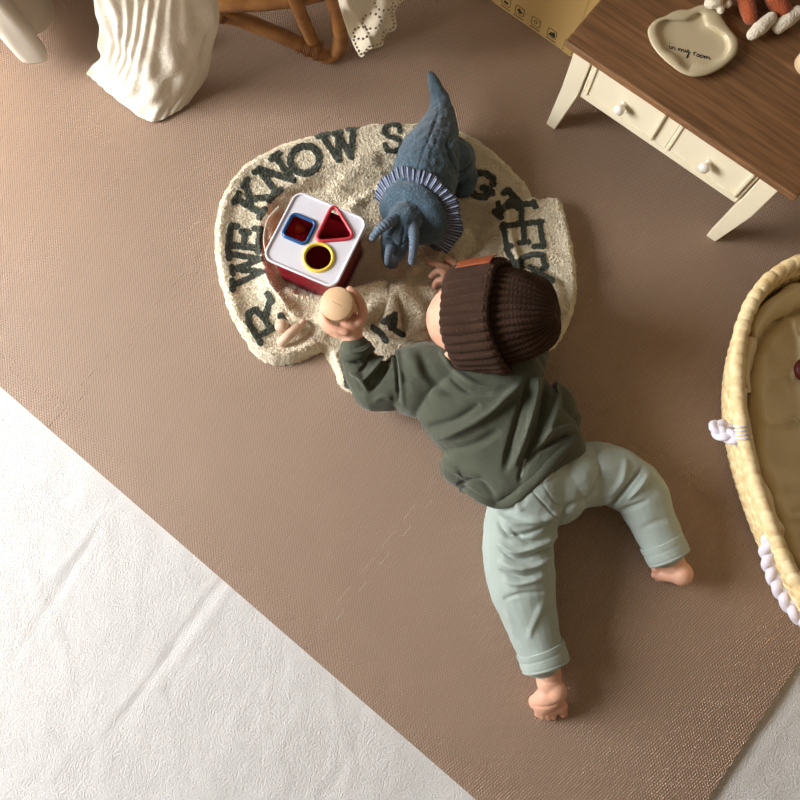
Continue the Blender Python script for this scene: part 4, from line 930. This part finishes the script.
# left foot, sole up, toes tucked on the mat
parts += [ell(at(556, 691, .036), (.0175, .0185, .018)), tube([at(555, 692, .034), at(547, 699, .028), at(541, 704, .022)], (.018, .021, .019), .75), tube([at(536, 702, .019), at(548, 707, .019), at(560, 706, .019)], (.0125, .013, .0125))]
for x, y, r in ((563, 713, .0078), (553.5, 716.5, .0058), (548, 717.5, .0054), (542.5, 717, .0052), (537.5, 714.5, .0050)):
    parts.append(tube([at(x-1, y-8, .017), at(x, y-2, .011), at(x, y, .008)], (r, r, r), None, 12))
# right foot: heel to the camera, toes peeping out to the left
parts += [ell(at(681, 573.5, .036), (.0195, .0205, .021)), tube([at(674, 574, .032), at(665, 575, .024), at(661, 575, .020)], (.016, .011, .010))]
for x, y, r, z in ((655.5, 569, .0075, .022), (654.5, 575, .006, .018), (657.5, 578.5, .0055, .013)):
    parts.append(tube([at(x+6, y, z), at(x, y, z)], (r, r), None, 12))
# left hand closing on the wooden toy
parts += [tube([at(352, 336, .092), at(350, 329, .096), at(350, 322, .099)], (.019, .0215, .019), 1.15), tube([at(354, 326, .102), at(349, 331, .100), at(340, 332, .098)], (.013, .014, .012), 1.3)]
def finger(pts, r): parts.append(tube(pts, np.linspace(r, r*.82, len(pts)), None, 12, 5))
finger([at(346, 332, .116), at(335, 329, .117), at(326.5, 323, .117), at(324, 315, .116), at(328, 309, .115)], .0074)
finger([at(345, 334, .103), at(334, 331, .103), at(324, 325, .102), at(322, 316, .102), at(327, 310, .101)], .0076)
finger([at(345, 335, .089), at(334, 333, .089), at(325, 327, .088), at(323, 319, .088), at(328, 313, .087)], .0074)
finger([at(346, 335, .076), at(337, 334, .076), at(329, 329, .075), at(326, 321, .074), at(331, 315, .073)], .0066)
finger([at(355, 326, .108), at(362, 318, .118), at(362, 306, .126), at(356, 296, .128), at(350, 290, .126)], .0088)
# right hand flat on the blanket beyond the hat
bz = .031
parts += [ell(at(455, 279, bz), (.019, .016, .011))]
finger([at(452, 272, bz+.004), at(444, 267.5, bz+.013), at(436, 264, bz+.012), at(428.5, 261, bz+.004)], .0068)
finger([at(451, 277, bz+.004), at(444, 272, bz+.018), at(437, 271, bz+.017), at(431, 276, bz+.004)], .0068)
finger([at(450, 283, bz+.004), at(443, 280, bz+.014), at(437, 281, bz+.010), at(434, 286, bz)], .0064)
finger([at(452, 288, bz), at(446, 288, bz+.010), at(441, 291, bz+.002)], .0056)
finger([at(459, 270, bz), at(453, 263, bz+.004), at(446, 259, bz)], .0074)
creases_ = [([(541, 681), (550, 683), (559, 681)], .9, -.0022), ([(563, 700), (552, 706), (540, 707), (530, 705)], .9, -.002), ([(545, 674), (556, 677)], .8, -.0012), ([(660, 558), (670, 562), (680, 560)], .9, -.0014),
            ([(344, 341), (352, 344), (362, 341)], 1., -.0018), ([(352, 312), (355, 322)], 1.2, -.002), ([(330, 329), (334, 336)], .8, -.001), ([(337, 329), (340, 336)], .8, -.001)]
skinobj = blob_obj('body', parts, skin, root, .0022, 3, .5, creases_)
# face details on the side turned to the floor
ew = plain('eye', (30, 22, 18), .15); lip = plain('lip', (196, 104, 100), .45)
for s in (-1, 1): mesh('eye', *ell(hp_(.063, .022*s, .014), (.006, .008, .005), HF, 16, 10), ew, root)
mesh('mouth', *sweep(cr([hp_(.063, -.013, -.031), hp_(.069, 0, -.033), hp_(.063, .013, -.031)], 6), .003, .0022, 8), lip, root)
hair = plain('dark_hair', (26, 20, 18), .5); parts = []
for k in range(16):
    s = k/15; p0 = at(455+11*s, 362+5*s, .126-.008*s); parts.append(sweep(cr([p0, p0-c*.012+lf*.006-f*.003, p0-c*.022+lf*.004+f*.004*math.sin(k)], 4), [.0007]*8+[.0004], None, 5, roundcap=False))
mesh('hair_wisp', *join(parts), hair, root)
# ---------------------------------------------------------------- trousers
sage = fabric('sage_jersey', (162, 174, 168), .92, 300, .3, .0014, .05, 26, .15)
parts = [tube([at(512, 462, .068), at(535, 480, .072), at(556, 484, .070)], (.075, .086, .070), .80, 24), ell(at(527, 503, .072), (.055, .055, .052)), ell(at(570, 478, .072), (.055, .052, .052)), ell(at(548, 492, .076), (.055, .050, .050)),
         tube([at(527, 500, .064), at(518, 540, .056), at(522, 585, .050), at(531, 620, .045), at(540, 650, .041), at(542, 656, .040)], (.060, .059, .055, .044, .038, .037), .9, 24),
         tube([at(568, 478, .064), at(605, 474, .057), at(636, 490, .052), at(650, 515, .047), at(662, 542, .042), at(665, 549, .041)], (.056, .052, .048, .041, .035, .034), .9, 24)]
F1 = [([(497, 520), (508, 535), (530, 533), (550, 522)], 3, -.005), ([(495, 512), (512, 522), (540, 520), (562, 512)], 4, .004), ([(498, 542), (515, 552), (540, 545), (560, 532)], 3.4, .006), ([(500, 549), (516, 560), (540, 553), (556, 544)], 2.6, -.005), ([(498, 560), (515, 568), (535, 566), (552, 556)], 3.4, .006), ([(500, 570), (520, 577), (540, 573)], 2.6, -.005), ([(502, 580), (520, 584), (545, 576)], 3.4, .004),
      ([(510, 528), (525, 540), (545, 540)], 2.2, -.003), ([(503, 600), (520, 594), (545, 592)], 3, -.0025), ([(545, 600), (535, 620), (528, 640)], 4, .002), ([(531, 490), (545, 506), (562, 524)], 1.1, -.0022), ([(566, 438), (549, 470), (541, 478)], 1.2, -.003), ([(570, 440), (552, 473), (543, 482)], 1.4, .002),
      ([(541, 480), (547, 492), (560, 506), (580, 502), (592, 490), (594, 470)], 1.1, -.0012), ([(594, 448), (600, 470), (590, 495)], 3, -.002), ([(642, 468), (634, 478), (620, 496), (604, 512)], 2.6, -.005), ([(648, 474), (640, 486), (628, 500)], 3, .004), ([(626, 458), (622, 480), (606, 500)], 4, .003), ([(612, 512), (630, 508), (648, 500)], 3, -.003), ([(585, 515), (600, 505), (615, 498)], 3, .003), ([(560, 520), (566, 508), (580, 500)], 3, -.003),
      ([(505, 610), (516, 640)], 5, .002), ([(515, 500), (522, 512)], 4, .003), ([(640, 530), (655, 522), (668, 520)], 4, -.0015)]
tr = blob_obj('trousers', parts, sage, root, .0020, 5, .5, [(L_, w_*.8, a_*1.35) for L_, w_, a_ in F1], True, (38, .0022))
def cuff(path, r0, r1, name='trouser_cuff', rv=.92):
    """turned-up band: open ring with thickness"""
    P_ = np.array(path, float); Pm = cr(np.hstack([P_, np.linspace(r0, r1, len(P_))[:, None]]), 8); a = Pm[:, :3]; r = Pm[:, 3]
    V1, _ = sweep(a, r, r*rv, 40, caps=False, roundcap=False); n_ = len(a); prof = []
    V1 = np.array(V1).reshape(n_, 40, 3); T_ = unit(a[-1]-a[0]); cen = a[:, None, :]
    V2 = cen+(V1-cen)*.86; 
    lip_ = [a[-1]+T_*.002+(V1[-1]-a[-1])*.98, a[-1]+T_*.0032+(V1[-1]-a[-1])*.93, a[-1]+T_*.002+(V1[-1]-a[-1])*.87]
    st0 = [a[0]-T_*.001+(V1[0]-a[0])*.97, ]
    G_ = np.array([a[0]+(V1[0]-a[0])*.90]+st0+list(V1)+lip_+list(V2[::-1]))
    for i in range(len(G_)):
        for k in range(40): G_[i, k] += unit(G_[i, k]-a[min(max(i-2, 0), n_-1)])*(.0006*math.sin(k*.3+1)-(.0007 if i in (8, 9, 16, 17) else 0))
    V_ = G_.reshape(-1, 3).copy(); V_[:, 2] = np.maximum(V_[:, 2], .0008)
    return mesh(name, V_, gridfaces(len(G_), 40, True), sage, tr)
cuff([at(540, 648, .042), at(543, 656, .041), at(546, 665, .040)], .0405, .0400)
cuff([at(661, 541, .044), at(665, 549, .043), at(669, 557, .042)], .0375, .0370)
# ---------------------------------------------------------------- sweatshirt
olive = fabric('olive_sweat', (76, 80, 67), .95, 300, .35, .0014, .06, 20, .2)
ax2 = unit(at(540, 476, .07)-at(470, 372, .07))
sec = [((462, 366), .062, .072, .052), ((470, 376), .106, .074, .058), ((480, 392), .114, .076, .062), ((491, 410), .110, .078, .064), ((502, 427), .107, .078, .065), ((513, 444), .106, .078, .066), ((524, 460), .106, .078, .067), ((532, 472), .102, .077, .066), ((536, 479), .094, .076, .062)]
A = cr(np.array([[*at(*p_, z), w_, h_] for p_, w_, z, h_ in sec]), 4)
parts = [sweep(A[:, :3], A[:, 3], A[:, 4], 32, caps=True, roundcap=False), tube([at(462, 372, .078), at(420, 372, .072), at(404, 376, .064)], (.052, .050, .042), .95), ell(at(418, 392, .062), (.050, .045, .050)), ell(at(432, 366, .078), (.050, .036, .042)),
         tube([at(408, 378, .064), at(388, 386, .056), at(374, 390, .052)], (.046, .043, .038)), tube([at(374, 388, .052), at(364, 372, .064), at(358, 358, .078), at(355, 350, .084)], (.037, .036, .031, .028)),
         tube([at(505, 368, .065), at(526, 354, .052), at(530, 340, .044), at(518, 312, .036)], (.046, .036, .032, .028)), tube([at(518, 312, .036), at(503, 293, .033), at(480, 284, .032)], (.030, .027, .023)), ell(at(556, 410, .06), (.035, .045, .045)), ell(at(462, 466, .058), (.036, .036, .046)), ell(at(530, 365, .06), (.03, .03, .03)), ell(at(566, 420, .055), (.026, .026, .035))]
F2 = [([(391, 337), (394, 355), (397, 378), (398, 402)], 1.3, -.0055), ([(396, 340), (399, 360), (402, 385), (404, 405)], 2.4, .0035), ([(372, 342), (362, 352), (347, 352)], 2.4, .005), ([(375, 350), (364, 362), (350, 362)], 2.2, -.005), ([(384, 348), (376, 364), (364, 380)], 3, .009), ([(379, 346), (370, 360), (360, 372)], 2.0, -.006), ([(389, 352), (384, 370), (370, 392)], 2.6, -.007), ([(350, 372), (360, 378), (368, 390)], 3, .005), ([(374, 400), (384, 396), (392, 398)], 3, .004),
      ([(420, 350), (428, 375), (450, 392), (480, 390)], 6, -.004), ([(405, 345), (420, 372), (440, 400)], 8, .003), ([(432, 440), (462, 430), (492, 412), (520, 385)], 5, .009), ([(428, 428), (455, 420), (480, 404)], 5, -.005), ([(436, 452), (470, 446), (500, 430)], 5, -.005),
      ([(538, 378), (532, 410), (524, 440), (514, 466)], 4, .009), ([(530, 375), (522, 405), (512, 440), (505, 470)], 4, -.007), ([(548, 370), (545, 400), (538, 430), (526, 458), (520, 482)], 3.4, -.008), ([(557, 375), (556, 405), (548, 432), (536, 456)], 4, .007), ([(578, 432), (560, 438), (540, 450), (528, 462)], 3.2, -.008), ([(576, 424), (558, 430), (540, 440)], 3.5, .006),
      ([(455, 488), (470, 480), (482, 484), (495, 498)], 3, -.006), ([(448, 470), (465, 472), (480, 478)], 4, .004), ([(438, 462), (456, 470), (472, 486), (490, 500)], 2.6, .003), ([(579, 436), (560, 452), (540, 474), (520, 492), (497, 500)], 1.2, -.003), ([(440, 350), (452, 368), (475, 384), (500, 388)], 3, .004), ([(470, 395), (500, 400), (525, 390)], 6, .004), ([(450, 378), (470, 392), (492, 394)], 3, -.004)]
sw = blob_obj('sweatshirt', parts, olive, root, .0020, 5, .5, [(L_, w_*.8, a_*1.35) for L_, w_, a_ in F2], True, (26, .003))
HEM = [(462, 486), (472, 492), (492, 502), (507, 502), (521, 493), (540, 475), (558, 455), (573, 439)]
# hem band following the lower edge, cuff at the wrist
from mathutils.bvhtree import BVHTree
def drape(pxpts, obj_list, zoff=0.0, n=10):
    """points of the picture dropped on the surfaces below them"""
    out = []; dg = bpy.context.evaluated_depsgraph_get(); dg.update()
    trees = [(BVHTree.FromObject(o_, dg), o_.matrix_world.copy()) for o_ in obj_list]
    for p_ in cr(np.array(pxpts, float), n):
        a = Vector(at(*p_, .5)); b_ = Vector(at(*p_, 0)); best = None
        for tr_, mw in trees:
            mi = mw.inverted(); d_ = (b_-a).normalized(); h_ = tr_.ray_cast(mi @ a, d_, 5)
            if h_[0] is not None:
                w_ = mw @ h_[0]
                if best is None or w_.z > best[2]: best = np.array(w_)
        if best is None: best = at(*p_, .02)
        out.append(best+np.array([0, 0, zoff]))
    return np.array(out)
bpy.context.view_layer.update()
hb = drape(HEM, [sw, tr], -.001, 6); hb[:, 2] -= .012*np.exp(-np.arange(len(hb))/3.)
for _ in range(3): hb[1:-1] = (hb[:-2]+2*hb[1:-1]+hb[2:])/4
mesh('hem_band', *sweep(cr(hb, 3), .0095, .0055, 14, up=(0, 0, 1)), olive, sw)
P_ = [at(357.5, 355, .081), at(356, 350.5, .085), at(354.7, 346, .0885)]
V1, F_ = sweep(P_, [.0305, .0275, .0255], [.030, .027, .025], 32, caps=False, roundcap=False); cf = mesh('sleeve_cuff', V1, F_, olive, sw); solid(cf, .004, 0)
# ---------------------------------------------------------------- beanie
knit = fabric('brown_knit', (58, 39, 28), .97, 260, .55, .004, .25, 90, .03)
e1 = f; e2 = lf
def hatpt(x, th, r, tip=0): return O+c*x+(e1*math.cos(th)+e2*math.sin(th))*r
NR = 38; NTH = NR*10
def ribd(th, x, amp):
    ph = th*NR+.5*mnoise.noise(Vector((math.cos(th)*3, math.sin(th)*3, x*20)))*1.5
    rib = abs(math.cos(ph/2))**.8
    st = .35*math.sin(x*2*math.pi/.0058+3*abs(math.sin(ph/2)))
    return amp*(rib-.55)+amp*.30*st*rib
tipo = unit(np.array([.5, -.5, -.6])); tipo = tipo-c*np.dot(tipo, c)
bn = None
prof = cr(np.array([(.012, .072), (.03, .077), (.06, .0795), (.075, .079), (.088, .077), (.104, .0745), (.120, .0695), (.134, .062), (.146, .053), (.156, .043), (.163, .031), (.167, .018), (.167, .003)]), 11)
V = []
for x, r in prof:
    g_ = sst(x, .09, .17)
    for k in range(NTH):
        th = 2*math.pi*k/NTH
        gath = (1+.10*g_*math.sin(th*6+1.2)+.10*g_*math.sin(th*3+.4))
        P_ = hatpt(x, th, r*gath+ribd(th, x, .0054*(1-.3*g_)))+tipo*.006*g_
        n_ = mnoise.noise(Vector(P_*22))*.004*(g_+.3); V.append(P_+(e1*math.cos(th)+e2*math.sin(th))*n_)
hat = mesh('beanie', V, gridfaces(len(prof), NTH, True), knit, root); hat['label'] = 'chunky ribbed brown beanie'
dents = [([(510, 284), (516, 296), (526, 304)], 3.5, -.012), ([(540, 290), (546, 302), (552, 312)], 3, .005), ([(520, 282), (524, 296), (530, 308)], 4, .004), ([(520, 356), (538, 345), (550, 330)], 5, .004)]
fold(hat.data, dents)
pc = [(.066, .079), (.078, .0805), (.0865, .084), (.0885, .0895), (.084, .094), (.074, .0955), (.05, .0955), (.030, .0945), (.014, .0925), (.006, .0895), (.002, .084), (.006, .078), (.012, .0735)]
prof = cr(np.array(pc), 7); V = []
for i, (x, r) in enumerate(prof):
    for k in range(NTH):
        th = 2*math.pi*k/NTH; wv_ = .003*math.sin(th*2+.5)*sst(x, .03, .09)+.0015*math.sin(th*5)
        P_ = hatpt(x+wv_, th, r+ribd(th, x, .0052)*(1 if r > .082 else .3)); P_ = P_+(e1*math.cos(th)+e2*math.sin(th))*mnoise.noise(Vector(P_*20))*.003
        V.append(P_)
cuf = mesh('beanie_cuff', V, [q_[::-1] for q_ in gridfaces(len(prof), NTH, True)], knit, hat)
leather = plain('tan_leather', (150, 80, 48), .45)
dn = np.array([.0, .79, .61]); th0 = math.atan2(np.dot(dn, e2), np.dot(dn, e1)); V = []; nu_, nv_ = 18, 12
for i in range(nv_):
    x = .024+.058*i/(nv_-1)
    for k in range(nu_):
        th = th0-.26+.52*k/(nu_-1); V.append(hatpt(x, th, .0995))
pt = mesh('leather_patch', V, gridfaces(nv_, nu_), leather, cuf); solid(pt, .0016, 0); bevel(pt, .0005)
# ================================================================ CAMERA AND LIGHT
cam = bpy.data.cameras.new('camera'); co_ = bpy.data.objects.new('camera', cam); C.objects.link(co_); co_.location = (0, 0, CAMH); co_.rotation_euler = (TILT, 0, 0)
cam.sensor_width = 36; cam.sensor_fit = 'HORIZONTAL'; cam.lens = 36*FPX/800; cam.clip_start = .02; bpy.context.scene.camera = co_
def area(name, loc, tgt, sx, sy_, power, col):
    l = bpy.data.lights.new(name, 'AREA'); l.shape = 'RECTANGLE'; l.size = sx; l.size_y = sy_; l.energy = power; l.color = col
    o = bpy.data.objects.new(name, l); C.objects.link(o); o.location = loc; o.rotation_euler = (Vector(tgt)-Vector(loc)).to_track_quat('-Z', 'Y').to_euler(); return o
area('window_daylight', (-2.36, .45, 1.115), (-.1, .3, .1), 1.35, 1.35, 136, (.985, .985, .99))
pl = bpy.data.lights.new('added_warm_glow', 'POINT'); pl.energy = .7; pl.color = (1, .42, .1); pl.shadow_soft_size = .06; po = bpy.data.objects.new('added_warm_glow', pl); C.objects.link(po); po.location = (-.98, .86, .16)  # point light added for the orange glow at far left, no lamp stands there
w = bpy.data.worlds.new('room'); bpy.context.scene.world = w; w.use_nodes = True; bg = w.node_tree.nodes['Background']; bg.inputs[0].default_value = (1, .76, .50, 1); bg.inputs[1].default_value = .19
vs = bpy.context.scene.view_settings; vs.view_transform = 'Standard'; vs.look = 'None'; vs.gamma = 1; vs.exposure = .06; vs.use_curve_mapping = False
